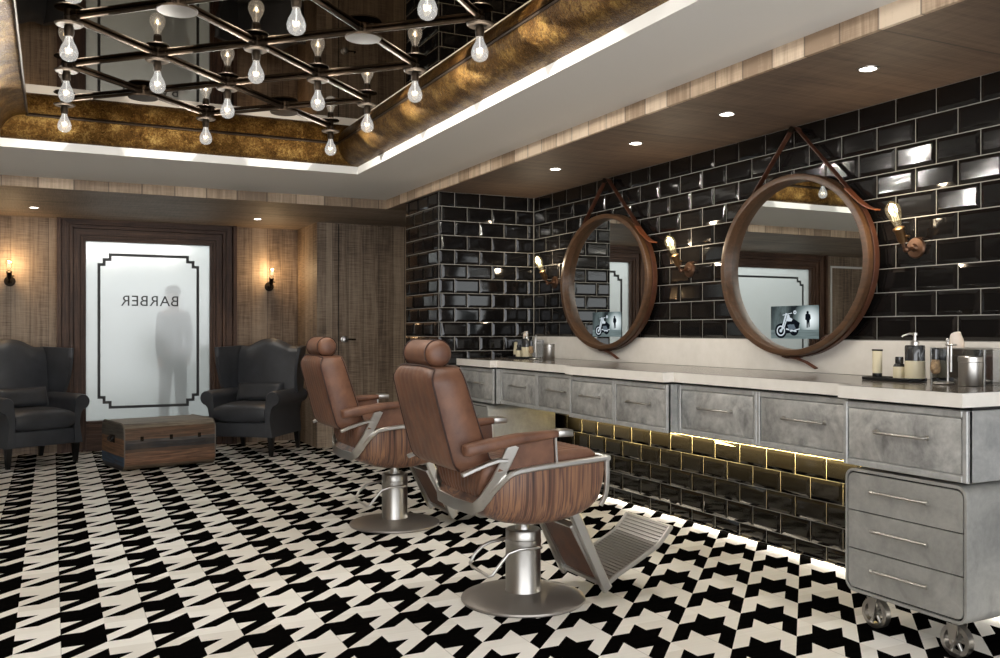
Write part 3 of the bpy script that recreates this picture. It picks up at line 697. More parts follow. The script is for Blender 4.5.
# ------------------------------------------------------------------ barber chairs (face +x, origin on the floor under the column)
def make_barber(label):
    t = thing('barber_chair', label, 'barber chair', (0, 0, 0), 0, 'brown leather barber chairs')
    G().lathe([(.0, .0), (.285, .0), (.29, .006), (.288, .014), (.27, .022), (.2, .034), (.1, .044), (.0, .046)], n=64).build('base_plate', M['base_steel'], t)
    G().lathe([(.0, .035), (.084, .035), (.084, .045), (.082, .05), (.082, .262), (.084, .264), (.084, .284), (.082, .286), (.082, .325), (.078, .33), (.06, .33), (.0, .328)], n=48).build('column', M['steel'], t)
    G().cyl((0, 0, .3), (0, 0, .42), .026, n=24).lathe([(.0, .325), (.04, .325), (.034, .345), (.0, .345)], n=24).build('piston', M['chrome'], t)
    G().tube([(.055, -.075, .25), (.03, -.088, .255), (-.06, -.075, .252), (-.11, -.065, .236), (-.15, -.06, .19), (-.185, -.055, .145), (-.2, -.045, .138), (-.235, .055, .165), (-.24, .07, .178), (-.215, .075, .215), (-.17, .078, .25), (-.13, .08, .262), (-.03, .088, .27), (.02, .086, .27)], .0075, 10).build('pump_lever', M['chrome'], t)
    # rosewood shell
    xs = [-.345, -.34, -.33, -.30, -.25, -.2, -.12, -.04, .04, .12, .17, .205, .232, .245, .248]
    zb = [.500, .487, .47, .448, .425, .408, .392, .386, .39, .404, .418, .436, .464, .51, .545]
    wf = [.60, .62, .66, .78, .92, .98, 1, 1, 1, 1, 1, 1, 1, .99, .975]
    def ztop(x): return .648 + (x + .24) / .51 * .034 if x > -.24 else .648 + (x + .24) * 1.42
    rings = []
    for x, b, w in zip(xs, zb, wf):
        r = []; W = .312 * w; ht = ztop(x) - b
        for k in range(33):
            th = PI * k / 32; cy = math.cos(th); sy = math.sin(th)
            y = W * (abs(cy) ** .3) * (1 if cy > 0 else -1); z = ztop(x) - ht * (sy ** .55)
            r.append((x, y, z))
        rings.append(r)
    G().loft(rings).build('seat_shell', M['rose'], t, angle=35)
    # seat rail (chrome) along both sides and the front
    g = G()
    for s in (-1, 1):
        y = s * .318
        g.sweep([(.255, y, .682), (.1, y, .672), (-.1, y, .660), (-.185, y, .652), (-.225, y, .642), (-.255, s * .305, .615), (-.285, s * .275, .57), (-.315, s * .235, .525)], .03, .024, (0, 1, 0))
        g.sweep([(.255, y, .68), (.257, y, .60), (.256, s * .314, .54), (.250, s * .306, .50), (.236, s * .296, .468)], .018, .02, (0, 1, 0))
    g.sweep([(.255, -.33, .682), (.255, .33, .682)], .024, .026, (0, 0, 1))
    g.build('seat_rail', M['chrome'], t)
    # rear U band with slanted uprights
    g = G()
    P = [(-.215, -.322, .765), (-.25, -.316, .69), (-.283, -.296, .615), (-.315, -.258, .54), (-.332, -.228, .502), (-.342, -.185, .480)]
    P = P + [(-.346, 0, .474)] + [(x, -y, z) for x, y, z in P[::-1]]
    S1 = [(.85, 0, -.5)] * 3 + [(.6, 0, -.7), (.2, 0, -1), (-.15, 0, -1)]
    g.sweep(P, .052, .014, S1 + [(-.2, 0, -1)] + S1[::-1])
    g.build('rear_frame', M['chrome'], t)
    # seat cushion with pleated rear
    prof = [(-.315, .51), (-.335, .56), (-.342, .635), (-.32, .69), (-.2, .705), (.02, .72), (.15, .727), (.215, .718), (.236, .70), (.236, .655), (.18, .62), (-.1, .58), (-.26, .50)]
    rings = []
    for k in range(57):
        y = -.272 + .544 * k / 56; e = min(1, min(k, 56 - k) / 5); e = math.sqrt(1 - (1 - e) ** 2) if e < 1 else 1
        pl = .007 * (1 - abs(math.sin(PI * k / 4))) ** 2
        r = []
        for i, (x, z) in enumerate(prof):
            cx, cz = -.05, .62; yy = y * (.74 + .26 * min(1, max(0, (z - .5) / .14))) if x < -.22 else y
            r.append((cx + (x - cx) * (.93 + .07 * e) + (pl if i in (0, 1, 2, 3) else 0), yy, cz + (z - cz) * (.8 + .2 * e) - (pl if 3 <= i <= 8 else 0)))
        rings.append(r)
    G().loft(rings).build('seat_cushion', M['brown'], t, angle=60)
    # backrest: padded slab, rear face with upright channels, dark piping
    nz, ny = 22, 49
    def back_pt(u, v, front):
        # u across -1..1, v 0..1 bottom to top
        z0_, z1_ = .655, 1.098
        w = .243 - .006 * v - .03 * max(0, (v - .8) / .2) ** 3 - .014 * max(0, (.1 - v) / .1) ** 2
        z = z0_ + (z1_ - z0_) * v
        rear = -.437 - .118 * v ** .9 + .035 * max(0, (v - .86) / .14) ** 2 + .02 * max(0, (.06 - v) / .06)
        th = .212 - .03 * v - .035 * max(0, (v - .86) / .14) ** 2
        ed = 1 - abs(u) ** 10
        if front: x = rear + th * (.95 + .05 * (1 - abs(u) ** 4)) + .015 * (1 - u * u) * (1 - v) - .012 * (1 - ed)
        else: x = rear + .012 * (abs(u) ** 6) + .0022 * (1 - abs(math.sin(PI * (u + 1) * 4.5))) ** 2
        return (x, u * w, z - .012 * abs(u) ** 4 * v)
    A = [[back_pt(-1 + 2 * j / (ny - 1), i / (nz - 1), True) for j in range(ny)] for i in range(nz)]
    Bk = [[back_pt(-1 + 2 * j / (ny - 1), i / (nz - 1), False) for j in range(ny)] for i in range(nz)]
    bk = G().solid_grid(A, Bk).build('backrest', M['brown'], t, angle=70)
    g = G()
    for s in (-1, 1):
        g.tube([Vector(back_pt(s, i / 21, False)) + Vector((-.001, s * .001, 0)) for i in range(22)], .0042, 8)
        g.tube([Vector(back_pt(s, i / 21, True)) + Vector((.0, s * .001, 0)) for i in range(22)], .003, 8)
    g.tube([Vector(back_pt(-1 + 2 * j / 24, 1, False)) + Vector((-.001, 0, .001)) for j in range(25)], .0042, 8)
    g.build('piping', M['brown_s'], bk)
    # headrest roll
    ax = (0, 1, 0); pr = [(.0, 0), (.03, .001), (.044, .008), (.052, .02), (.056, .04), (.056, .29), (.052, .31), (.046, .322), (.03, .329), (.0, .33)]
    h = G().lathe([(r * 1.05, l) for r, l in pr], (-.482, -.165, 1.15), ax, 36).build('headrest', M['brown'], t, angle=60)
    for y in (-.128, .128): G().tube([(-.482 + .0605 * math.cos(a), y, 1.15 + .0605 * math.sin(a)) for a in [2 * PI * i / 32 for i in range(32)]], .0028, 6, closed=True).build('seam', M['brown_s'], h)
    for y in (-.06, .06): G().cyl((-.49, y, 1.05), (-.495, y, 1.11), .009, n=10).build('headrest_post', M['chrome'], t)
    # arms
    for s in (-1, 1):
        y = s * .318
        R = []
        for x, zt_, zb_, w in ((-.445, .768, .742, .012), (-.442, .778, .730, .026), (-.43, .781, .727, .033), (-.33, .797, .742, .035), (-.2, .813, .765, .035), (-.05, .818, .782, .034), (-.01, .817, .787, .033)):
            n_ = 16; zc = (zt_ + zb_) / 2; hh = (zt_ - zb_) / 2
            R.append([(x, y + w * (abs(math.cos(q)) ** .6) * (1 if math.cos(q) > 0 else -1), zc + hh * (abs(math.sin(q)) ** .6) * (1 if math.sin(q) > 0 else -1)) for q in [2 * PI * (k + .5) / n_ for k in range(n_)]])
        a = G().loft(R).build('armrest', M['brown'], t, angle=60)
        G().rbox(-.012, .062, y - .036, y + .036, .79, .82, .005, 2).build('arm_cap', M['steel'], a)
        yp = y - s * .012
        pn_ = G().prism([(-.235, yp - .009, .765), (-.02, yp - .009, .79), (-.012, yp - .009, .675), (-.285, yp - .009, .655)], (0, .018, 0)).build('arm_panel', M['brown'], t, smooth=False)
        G().sweep([(-.012, y, .79), (-.005, y, .672)], .022, .01, (0, 1, 0)).build('panel_edge', M['chrome'], pn_)
        G().sweep([(-.245, y, .700), (-.285, y, .703), (-.34, y, .69), (-.40, y, .67), (-.45, y, .652)], .026, .018, (0, 1, 0)).build('back_bracket', M['chrome'], t)
    # footrest
    f0 = -.012
    fp = G()
    for y in (-.2, .175):
        fp.sweep([(.10, y, .425), (.145, y, .428), (.165, y, .40), (.32, y, .075), (.335, y, .055)], .03, .05, (0, 1, 0))
    fp.sweep([(.335, -.2, .07), (.335, .175, .07)], .03, .02, (1, 0, 0))
    fp.build('footrest_frame', M['chrome'], t)
    cp = G().prism([(.155, -.19, .36), (.30, -.19, .095), (.30, .12, .095), (.155, .12, .36)], (.02, 0, .01)).build('calf_panel', M['brown'], t, smooth=False)
    g = G(); C4 = [(.155, -.185, .36), (.155, .12, .36), (.30, .12, .095), (.30, -.185, .095), (.155, -.185, .36)]
    for a, b in zip(C4[:-1], C4[1:]): g.sweep([a, b], .026, .01, (.88, 0, .47))
    g.build('calf_panel_edge', M['chrome'], cp)
    TP = [(.335, .075), (.40, .115), (.47, .148), (.56, .192), (.62, .222), (.65, .25), (.70, .305)]
    ft = G().sweep([(x, -.01, z) for x, z in TP], .36, .008, (0, 1, 0)).build('footplate', M['steel'], t)
    g = G()
    for i in range(len(TP) - 1):
        (xa, za), (xb, zb_) = TP[i], TP[i + 1]; L_ = math.hypot(xb - xa, zb_ - za); k_ = int(L_ / .0155)
        nx, nz_ = -(zb_ - za) / L_, (xb - xa) / L_
        for k in range(k_):
            q = (k + .5) / k_; x = xa + (xb - xa) * q + nx * .006; z = za + (zb_ - za) * q + nz_ * .006
            g.sweep([(x, -.178, z), (x, .158, z)], .007, .007, (nx, 0, nz_))
    g.build('rib', M['steel'], ft)
    g = G()
    for y in (-.194, .174): g.sweep([(x, y, z) for x, z in TP], .014, .022, (0, 1, 0))
    g.sweep([(TP[-1][0], -.2, TP[-1][1]), (TP[-1][0], .18, TP[-1][1])], .016, .016, (0, 0, 1))
    g.build('footplate_edge', M['chrome'], ft)
    return t
bc = make_barber('brown leather barber chair on round steel base, nearest the camera')
bc.location = (1.968, 3.745, 0)
for c_ in bc.children:
    if c_.name == 'backrest': c_.location.x = -.022
dup(bc, (1.985, 5.56, 0), 0, 'brown leather barber chair on round steel base, farther back beside right wing armchair')

# ------------------------------------------------------------------ wing armchairs (face local -y)
def make_wing(label):
    t = thing('wing_armchair', label, 'armchair', (0, 0, 0), 0, 'charcoal wing armchairs by the frosted window')
    G().rbox(-.315, .315, -.36, .34, .185, .335, .018, 3).build('seat_base', M['char'], t)
    # cushion
    R = []
    for k in range(15):
        x = -.272 + .544 * k / 14; e = 1 - abs(2 * k / 14 - 1) ** 6
        P = [(-.40, .36), (-.415, .39), (-.415, .45), (-.40, .488), (-.3, .512), (-.1, .522), (.1, .518), (.24, .50), (.24, .34), (-.38, .335)]
        R.append([(x, -.05 + (y + .05) * (.96 + .04 * e), .43 + (z - .43) * (.72 + .28 * e)) for y, z in P])
    G().loft(R).build('seat_cushion', M['char'], t, angle=60)
    # back with arched top
    nu, nv = 25, 14
    def bp(i, j, front):
        u = -1 + 2 * i / (nu - 1); v = j / (nv - 1); x = .315 * u * (1 + .05 * v)
        a = max(0, 1 - (abs(u) / .72) ** 2); top = 1.085 + .08 * (a ** 1.3) ; z = .20 + (top - .20) * v
        lean = .25 + .12 * v + .03 * max(0, v - .85) * 4
        if front: y = lean - .115 + .02 * u * u - .018 * (1 - u * u) * math.sin(PI * v) + .035 * max(0, (v - .9) / .1) ** 2
        else: y = lean + .02 - .03 * max(0, (v - .92) / .08) ** 2
        return (x, y, z)
    G().solid_grid([[bp(i, j, True) for j in range(nv)] for i in range(nu)], [[bp(i, j, False) for j in range(nv)] for i in range(nu)]).build('backrest', M['char'], t, angle=65)
    for s in (-1, 1):
        # wing
        nu2, nv2 = 12, 14
        def wp(i, j, inner):
            u = i / (nu2 - 1); v = j / (nv2 - 1); z = .60 + .49 * v - .015 * u * v
            dep = .40 * (.74 + .12 * v + .10 * math.sin(PI * (v * 1.1 - .1))) if v < .94 else .40 * .87
            y = .36 + .0 * v - dep * u + .05 * (v - .5) * (1 - u)
            fl = .075 + .045 * v ** 1.3
            x = .315 + fl * u ** 1.2 + (.012 * v)
            if not inner: x += .055 - .022 * u ** 3
            else: x -= .01 * math.sin(PI * u)
            return (s * x, y, z)
        G().solid_grid([[wp(i, j, True) for j in range(nv2)] for i in range(nu2)], [[wp(i, j, False) for j in range(nv2)] for i in range(nu2)]).build('wing', M['char'], t, angle=65)
        # rolled arm: side panel + roll with a front scroll, narrowing towards the front foot
        R = []
        for y, sh in ((-.385, .88), (-.375, .97), (-.34, 1), (-.1, 1.0), (.2, .98), (.33, .95)):
            c = []
            cx, cz, r = .352, .572, .076 * sh
            base = [(.275, .19), (.275, .50), (.285, .56)]
            c += base
            for k in range(13):
                a = math.radians(170 - 250 * k / 12); c.append((cx + r * math.cos(a), cz + r * math.sin(a)))
            fy = max(0, (-y - .1) / .28)
            c += [(.350 - .012 * fy, .47), (.338 - .015 * fy, .38), (.345 - .01 * fy, .28), (.352, .19)]
            R.append([(s * x, y, z) for x, z in c])
        G().loft(R).build('arm', M['char'], t, angle=50)
        for y, dx in ((-.325, .0), (.31, .0)):
            sp_ = .03 if y > 0 else .0
            P = lambda zz, w, oy: [(s * (.312 + dx_) , y + oy + dy_, zz) for dx_, dy_ in ((-w, -w), (w, -w), (w, w), (-w, w))]
            G().loft([P(.19, .028, 0), P(.1, .023, sp_ * .4), P(.0, .016, sp_)]).build('leg', M['black_wood'], t, smooth=False)
    return t
wa = make_wing('charcoal leather wing armchair right of the frosted BARBER window, behind the trunk')
WC = [(1.90, 9.55, math.radians(-127 + 90)), (-.225, 9.70, math.radians(-63 + 90))]
wa.location = (WC[0][0], WC[0][1], 0); wa.rotation_euler = (0, 0, WC[0][2])
wa2 = dup(wa, (WC[1][0], WC[1][1], 0), WC[1][2], 'charcoal leather wing armchair left of the frosted window, cut by the left frame edge')
def make_pillow(label):
    t = thing('lumbar_cushion', label, 'cushion', (0, 0, 0), 0, 'charcoal lumbar cushions on the wing armchairs')
    nu, nv = 21, 11
    def pp(i, j, sgn):
        u = -1 + 2 * i / (nu - 1); v = -1 + 2 * j / (nv - 1)
        pinch = 1 - .06 * (1 - abs(u) ** 3)
        w = max(0, (1 - u ** 4) * (1 - v ** 4)) ** .6
        return (.245 * u, -.02 * 0 + sgn * (.055 * w + .001) + .03 * v * 1.0, .095 * v * (1 - .1 * (1 - u * u)) )
    G().solid_grid([[pp(i, j, -1) for j in range(nv)] for i in range(nu)], [[pp(i, j, 1) for j in range(nv)] for i in range(nu)]).build('cover', M['char'], t, angle=80)
    G().tube([Vector(pp(i, 0, 0)) for i in range(nu)] + [Vector(pp(nu - 1, j, 0)) for j in range(1, nv)] + [Vector(pp(i, nv - 1, 0)) for i in range(nu - 2, -1, -1)] + [Vector(pp(0, j, 0)) for j in range(nv - 2, 0, -1)], .005, 6, closed=True).build('piping', M['char'], t)
    return t
pc = make_pillow('charcoal lumbar cushion on the seat of the right wing armchair')
def place_p(o, w):
    x, y, r = w; oy = .075
    o.location = (x - oy * math.sin(r), y + oy * math.cos(r), .612); o.rotation_euler = (0, 0, r)
place_p(pc, WC[0])
pc2 = dup(pc, None, None, 'charcoal lumbar cushion on the seat of the left wing armchair'); place_p(pc2, WC[1])

# ------------------------------------------------------------------ wooden trunk
def trunk_mat(name, bands, axis_long):
    n = N(name); v = n.obj(); s = n.sep(v)
    wob_ = n.m('MULTIPLY', n.m('SUBTRACT', n.noise(n.mapv(v, 2, 2, 6), 1, 3), .5), .035)
    gsc = [60, 60, 60]; gsc[axis_long] = 3.5
    gr_ = n.noise(n.mapv(v, *gsc), 1, 6, .65, .6)
    big = n.noise(v, 5, 5, .65)
    z = n.m('ADD', s[2], wob_)
    c = n.ramp(n.m('DIVIDE', z, .42), bands, 'CONSTANT')
    c = n.mix(n.m('MULTIPLY', n.m('SUBTRACT', n.m('MULTIPLY', gr_, 3.6), 1.35, clamp=True), .8), c, (.02, .014, .01, 1))
    c = n.mix(n.m('MULTIPLY', n.m('SUBTRACT', big, .5, clamp=True), 1.6), c, rgb(96, 82, 66))
    return n.done(n.bsdf(c, .55, 0, n.bump(gr_, .3, .004)))
MF = trunk_mat('trunk_boards', [(0, rgb(128, 110, 88)), (.12, rgb(150, 110, 84)), (.38, rgb(104, 80, 64)), (.45, rgb(58, 58, 62)), (.58, rgb(96, 94, 92)), (.66, rgb(122, 92, 70)), (.9, rgb(146, 134, 116))], 0)
ME = trunk_mat('trunk_end_boards', [(0, rgb(54, 56, 60)), (.1, rgb(60, 90, 120)), (.3, rgb(150, 112, 82)), (.68, rgb(96, 94, 88)), (.9, rgb(110, 106, 96))], 1)
tr = thing('storage_trunk', 'low wooden storage trunk of mixed old boards, coffee table between the two armchairs', 'trunk', (.9, 9.06, 0), math.radians(13))
def rrect(y0, y1, z0, z1, r, n_=7):
    P = []
    for cy, cz, a in ((y1 - r, z1 - r, 0), (y0 + r, z1 - r, 90), (y0 + r, z0 + r, 180), (y1 - r, z0 + r, 270)):
        for i in range(n_ + 1):
            b = math.radians(a + 90 * i / n_); P.append((cy + r * math.cos(b), cz + r * math.sin(b)))
    return P
P0 = rrect(-.33, .33, .004, .42, .085); g = G(); n_ = len(P0)
g.loft([[(x, y, z) for y, z in P0] for x in (-.408, .408)], cap=False)
g.m = 1
Pi = rrect(-.325, .325, .01, .414, .08)
for s in (-1, 1): g.loft([[(s * .408, y, z) for y, z in P0], [(s * .418, y, z) for y, z in Pi]], cap=False); g.add([(s * .418, y, z) for y, z in Pi], [tuple(range(n_))])
g.build('body', [MF, ME], tr, angle=35)
MEDG = plain('worn_edge_metal', rgb(120, 112, 102), .4, .8)
for s in (-1, 1):
    G().tube([(s * .411, y * 1.006, .212 + (z - .212) * 1.008) for y, z in P0], .0045, 6, closed=True).build('edge_strip', MEDG, tr)
for s in (-1, 1):
    hn = G().rbox(s * .419 - .006, s * .419 + .006, -.075, .075, .235, .305, .004, 2).build('handle_plate', M['bronze_d'], tr)
    G().tube([(s * .426, -.055, .285), (s * .44, -.055, .27), (s * .442, -.045, .25), (s * .442, .045, .25), (s * .44, .055, .27), (s * .426, .055, .285)], .008, 8).build('handle', M['black_wood'], hn)
for x in (-.26, .0, .26):
    G().rbox(x - .014, x + .014, -.336, -.328, .262, .305, .003, 2).cyl((x, -.334, .272), (x, -.342, .272), .008, n=12).build('latch', M['bronze_d'], tr)

# ------------------------------------------------------------------ toiletries
cream = plain('cream_label', rgb(214, 203, 172), .45); blackp = plain('black_plastic', rgb(18, 18, 19), .3); smoke = plain('smoke_glass', rgb(46, 47, 48), .08, .0, **{'Specular IOR Level': .8})
badger = leather('badger_bristle', rgb(70, 46, 30), rgb(190, 160, 120), .7, 60)
paper = plain('tissue_paper', rgb(226, 212, 198), .8)
ZT = 1.0205
SETS = [dict(tray=(3.45, 2.925), tube=(3.47, 3.035), bottle=(3.45, 2.895), disp=(3.46, 2.82), stand=(3.41, 2.635), box=(3.60, 2.65), can=(3.41, 2.51), w='at the near end of worktop', g='near'),
        dict(tray=(3.46, 6.60), tube=(3.46, 6.715), bottle=(3.45, 6.64), disp=(3.47, 6.54), stand=(3.44, 6.36), box=(3.63, 6.80), can=(3.47, 6.17), w='at the far end of worktop', g='far')]
def at(o, p, rz=0):
    o.location = (p[0], p[1], ZT); o.rotation_euler = (0, 0, rz); return o
def first_set():
    T = {}
    t = thing('toiletry_tray', '', 'tray'); G().prism([(-.055, -.125, 0), (.055, -.125, 0), (.055, .125, 0), (-.055, .125, 0)], (0, 0, .006)).rbox(-.06, .06, -.13, -.124, 0, .016, .002, 1).rbox(-.06, .06, .124, .13, 0, .016, .002, 1).rbox(-.06, -.054, -.13, .13, 0, .016, .002, 1).rbox(.054, .06, -.13, .13, 0, .016, .002, 1).build('tray_body', blackp, t); T['tray'] = t
    t = thing('squeeze_tube', '', 'tube'); R = []
    for z, a, b in ((.024, .022, .02), (.05, .0235, .019), (.09, .0265, .012), (.125, .029, .003), (.132, .029, .002)): R.append([(b * math.cos(q), a * math.sin(q), z) for q in [2 * PI * k / 20 for k in range(20)]])
    G().loft(R).build('tube_body', cream, t); G().lathe([(.0, .0), (.021, .0), (.022, .003), (.0215, .024), (.0, .024)], n=24).build('cap', blackp, t)
    g = G(); g.rbox(-.003, .003, -.03, .03, .127, .135, .001, 1); g.build('crimp', blackp, t); T['tube'] = t
    t = thing('small_bottle', '', 'bottle'); b = G().lathe([(.0, 0), (.024, 0), (.026, .003), (.026, .062), (.02, .072), (.013, .075), (.0, .075)]).build('bottle_body', blackp, t)
    G().lathe([(.0266, .008), (.0268, .009), (.0268, .058), (.0266, .059)]).build('label_band', cream, b); G().lathe([(.0, .074), (.017, .074), (.018, .077), (.018, .102), (.016, .104), (.0, .104)]).build('cap', smoke, t); T['bottle'] = t
    t = thing('soap_dispenser', '', 'dispenser'); b = G().lathe([(.0, 0), (.039, 0), (.042, .004), (.042, .15), (.039, .157), (.0, .158)]).build('dispenser_body', smoke, t)
    G().lathe([(.0426, .01), (.043, .012), (.043, .086), (.0426, .088)]).build('label_band', cream, b)
    G().lathe([(.0, .156), (.018, .156), (.018, .172), (.008, .178), (.006, .2), (.011, .202), (.011, .212), (.0, .214)], n=20).tube([(0, 0, .207), (-.01, .02, .208), (-.02, .045, .2), (-.022, .05, .194)], .004, 8).build('pump', M['chrome'], t); T['disp'] = t
    t = thing('shaving_stand', '', 'shaving set'); G().lathe([(.0, 0), (.04, 0), (.042, .004), (.038, .01), (.01, .014), (.0, .014)]).cyl((.012, -.01, .01), (.012, -.01, .185), .0045, n=12).sphere((.012, -.01, .188), .008).tube([(.012, -.01, .155), (.0, .012, .155), (-.006, .03, .155)], .003, 8).tube([(.012, -.01, .165), (.0, -.03, .165), (-.01, -.042, .162)], .003, 8).build('stand', M['chrome'], t); T['stand'] = t
    t2 = thing('shaving_brush', '', 'shaving brush'); G().lathe([(.0, .155), (.014, .153), (.017, .14), (.013, .122), (.016, .112), (.015, .105), (.0, .104)], (-.008, .034, 0), n=20).build('brush_grip', smoke, t2); G().lathe([(.014, .106), (.019, .085), (.021, .065), (.016, .048), (.005, .042), (.0, .042)], (-.008, .034, 0), n=20).build('bristle', badger, t2); T['brush'] = t2
    t3 = thing('safety_razor', '', 'razor'); G().cyl((-.012, -.044, .055), (-.012, -.044, .15), .0055, n=12).cyl((-.012, -.044, .15), (-.012, -.044, .166), .004, n=10).rbox(-.022, -.002, -.066, -.022, .166, .172, .002, 1).build('razor_body', M['chrome'], t3); T['razor'] = t3
    t = thing('tissue_box', '', 'tissue box'); G().box(-.062, .062, -.15, .15, 0, .004).box(-.062, -.058, -.15, .15, .004, .148).box(.058, .062, -.15, .15, .004, .148).box(-.058, .058, -.15, -.146, .004, .148).box(-.058, .058, .146, .15, .004, .148).build('box_shell', M['box_glass'], t, smooth=False)
    g = G(); g.box(-.064, .064, -.152, -.05, .148, .154).box(-.064, .064, .05, .152, .148, .154).box(-.064, -.02, -.05, .05, .148, .154).box(.02, .064, -.05, .05, .148, .154)
    for a, b in ((-.062, -.11), (.062, -.11), (-.062, .15), (.062, .15)): g.box(a - .002, a + .002, b - .002, b + .002, 0, .15)
    g.build('box_frame', M['chrome'], t, smooth=False); G().rbox(-.052, .052, -.13, .13, .006, .115, .01, 2).build('tissue_stack', plain('tissue_stack_grey', rgb(120, 118, 114), .9), t)
    nA = 9
    def tp(i, j): 
        u = i / (nA - 1); v = j / (nA - 1); wid = .034 + .012 * math.sin(PI * v) - .03 * max(0, v - .7)
        return ((.012 * math.sin(u * 7) * (.3 + v) + .01 * v), -wid + 2 * wid * u + .008 * v + .075, .12 + .105 * v * (.82 + .18 * math.sin(u * PI * 1.0 + .6)))
    G().solid_grid([[tp(i, j) for j in range(nA)] for i in range(nA)], [[(tp(i, j)[0] + .002, tp(i, j)[1], tp(i, j)[2]) for j in range(nA)] for i in range(nA)]).build('tissue', paper, t, angle=80); T['box'] = t
    t = thing('metal_canister', '', 'canister'); G().lathe([(.0, 0), (.043, 0), (.045, .003), (.045, .098), (.0, .098)], n=40).build('can_body', M['steel'], t); G().lathe([(.0, .1), (.047, .1), (.047, .12), (.043, .124), (.0, .125)], n=40).build('lid', M['steel'], t); T['can'] = t
    return T
TS = first_set()
LB = dict(tray='black tray holding toiletries', tube='cream squeeze tube standing on its black cap', bottle='small dark bottle with cream label and cap', disp='dark pump dispenser with cream label', stand='chrome shaving stand beside the tray', brush='shaving brush hanging bristles down on the chrome stand', razor='chrome safety razor hanging on the shaving stand', box='clear square tissue box with tissue pulled up', can='round lidded metal canister')
for k, S in enumerate(SETS):
    for key, o in TS.items():
        pos = S['stand'] if key in ('brush', 'razor') else S[key]
        q = o if k == 0 else dup(o)
        at(q, pos, PI / 2 * 0); q['label'] = LB[key] + ' ' + S['w']; q['group'] = 'toiletries ' + S['w']
        if key in ('tube', 'bottle', 'disp'): q.location.z = ZT + .0065

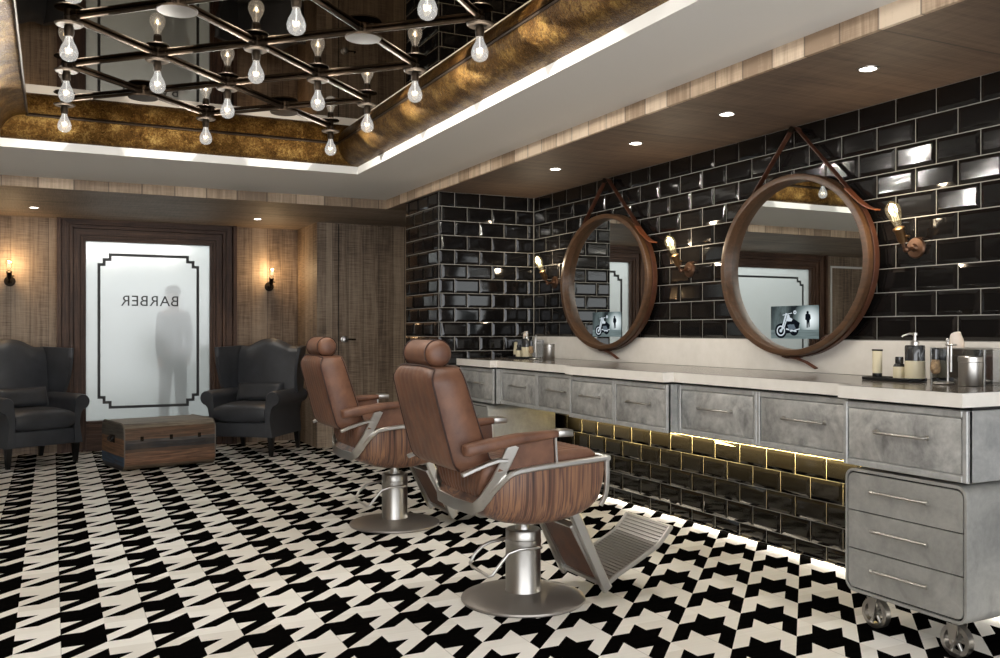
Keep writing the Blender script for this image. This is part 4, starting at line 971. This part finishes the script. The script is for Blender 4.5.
# ------------------------------------------------------------------ person beyond the frosted glass
def make_person():
    t = thing('person', 'person in grey clothes walking past behind the frosted BARBER window', 'person', (1.225, 10.76, 0))
    t.scale = (.9, 1, 1)
    J = dict(pel=(0, 0, .93), sp1=(0, .0, 1.08), sp2=(0, .01, 1.26), chest=(0, .01, 1.40), neck=(0, 0, 1.50), hd=(-.01, -.01, 1.58), hd2=(-.015, -.02, 1.66), top=(-.01, -.01, 1.72),
             hL=(-.08, 0, .9), kL=(-.12, -.05, .5), aL=(-.115, .05, .09), tL=(-.2, .02, .03), hR=(.08, 0, .9), kR=(.085, .03, .49), aR=(.175, .1, .12), tR=(.1, .07, .03),
             sL=(-.17, .01, 1.41), eL=(-.21, -.03, 1.14), wL=(-.22, -.14, .92), fL=(-.22, -.17, .84), sR=(.17, .01, 1.41), eR=(.24, .04, 1.14), wR=(.19, -.06, .93), fR=(.17, -.1, .86))
    Rr = dict(pel=.13, sp1=.125, sp2=.135, chest=.14, neck=.058, hd=.075, hd2=.092, top=.07, hL=.095, kL=.062, aL=.042, tL=.036, hR=.095, kR=.062, aR=.042, tR=.036, sL=.068, eL=.048, wL=.034, fL=.04, sR=.068, eR=.048, wR=.034, fR=.04)
    E = [('pel', 'sp1'), ('sp1', 'sp2'), ('sp2', 'chest'), ('chest', 'neck'), ('neck', 'hd'), ('hd', 'hd2'), ('hd2', 'top'), ('pel', 'hL'), ('hL', 'kL'), ('kL', 'aL'), ('aL', 'tL'), ('pel', 'hR'), ('hR', 'kR'), ('kR', 'aR'), ('aR', 'tR'), ('chest', 'sL'), ('sL', 'eL'), ('eL', 'wL'), ('wL', 'fL'), ('chest', 'sR'), ('sR', 'eR'), ('eR', 'wR'), ('wR', 'fR')]
    for k_ in ('pel', 'sp1', 'sp2', 'chest', 'hL', 'hR'): Rr[k_] *= .84
    for k_ in ('sL', 'eL', 'wL', 'fL', 'sR', 'eR', 'wR', 'fR'): J[k_] = (J[k_][0] * .8, J[k_][1], J[k_][2])
    def skin(name, keys, mat, grow=0, parent=None):
        idx = {k: i for i, k in enumerate(keys)}
        me = bpy.data.meshes.new(name); me.from_pydata([J[k] for k in keys], [(idx[a], idx[b]) for a, b in E if a in idx and b in idx], [])
        o = bpy.data.objects.new(name, me); COL.objects.link(o); me.materials.append(mat)
        o.modifiers.new('skin', 'SKIN'); me.skin_vertices  # created with the modifier
        for k, i in idx.items():
            sv = me.skin_vertices[0].data[i]; r_ = Rr[k] + grow; dep = .8 if k in ('pel', 'sp1', 'sp2', 'chest') else 1
            sv.radius = (r_, r_ * dep); sv.use_root = (k == keys[0])
        sb_ = o.modifiers.new('sub', 'SUBSURF'); sb_.levels = 2; sb_.render_levels = 2
        bpy.context.view_layer.update()
        m2 = bpy.data.meshes.new_from_object(o.evaluated_get(bpy.context.evaluated_depsgraph_get()))
        o.modifiers.clear(); o.data = m2; bpy.data.meshes.remove(me)
        for p_ in m2.polygons: p_.use_smooth = True
        m2.name = name
        if parent: o.parent = parent
        return o
    ks = ['pel'] + [k for k in J if k != 'pel']
    body = skin('body', ks, plain('person_skin', rgb(150, 120, 104), .6), 0, t)
    skin('jacket', ['sp1', 'pel', 'sp2', 'chest', 'sL', 'eL', 'wL', 'sR', 'eR', 'wR'], plain('grey_jacket', rgb(58, 60, 64), .8), .014, t)
    skin('trousers', ['pel', 'hL', 'kL', 'aL', 'hR', 'kR', 'aR'], plain('grey_trousers', rgb(74, 76, 80), .8), .013, t)
    G().sphere((-.008, .005, 1.685), .1, .102, .078).build('hair', plain('dark_hair', rgb(40, 34, 30), .7), t)
    return t
make_person()

# ------------------------------------------------------------------ light strips, sun-less daylight from the open shopfront, world
area('under_cabinet_strip', (3.66, 4.55, .672), (0, math.radians(-62), 0), .02, 3.4, 80, (1, .74, .28), 120)
area('floor_strip', (3.742, 4.3, .018), (0, math.radians(75), 0), .012, 5.0, 5, (1, .93, .82))
area('behind_glass', (-.6, 11.45, 2.8), (0, 0, 0), 7, .8, 52, (1, .995, .975))
w = bpy.data.worlds.new('World'); sc.world = w; w.use_nodes = True
w.node_tree.nodes['Background'].inputs[0].default_value = (.95, .97, 1, 1); w.node_tree.nodes['Background'].inputs[1].default_value = 3.4

# ------------------------------------------------------------------ camera
cam = bpy.data.cameras.new('camera'); co = bpy.data.objects.new('camera', cam); COL.objects.link(co); sc.camera = co
co.location = (0, 0, 1.25); co.rotation_euler = (PI / 2, 0, -math.atan(448 / 908)); cam.sensor_width = 36; cam.lens = 36 * 908 / 1000; cam.shift_y = .0015
cam.clip_start = .05
sc.view_settings.view_transform = 'Standard'; sc.view_settings.look = 'None'; sc.view_settings.gamma = 1; sc.view_settings.use_curve_mapping = False
sc.view_settings.exposure = 0.36
sc.cycles.use_denoising = True; sc.cycles.max_bounces = 8; sc.cycles.sample_clamp_indirect = 6; sc.cycles.transparent_max_bounces = 12
sc.cycles.caustics_reflective = False; sc.cycles.caustics_refractive = False
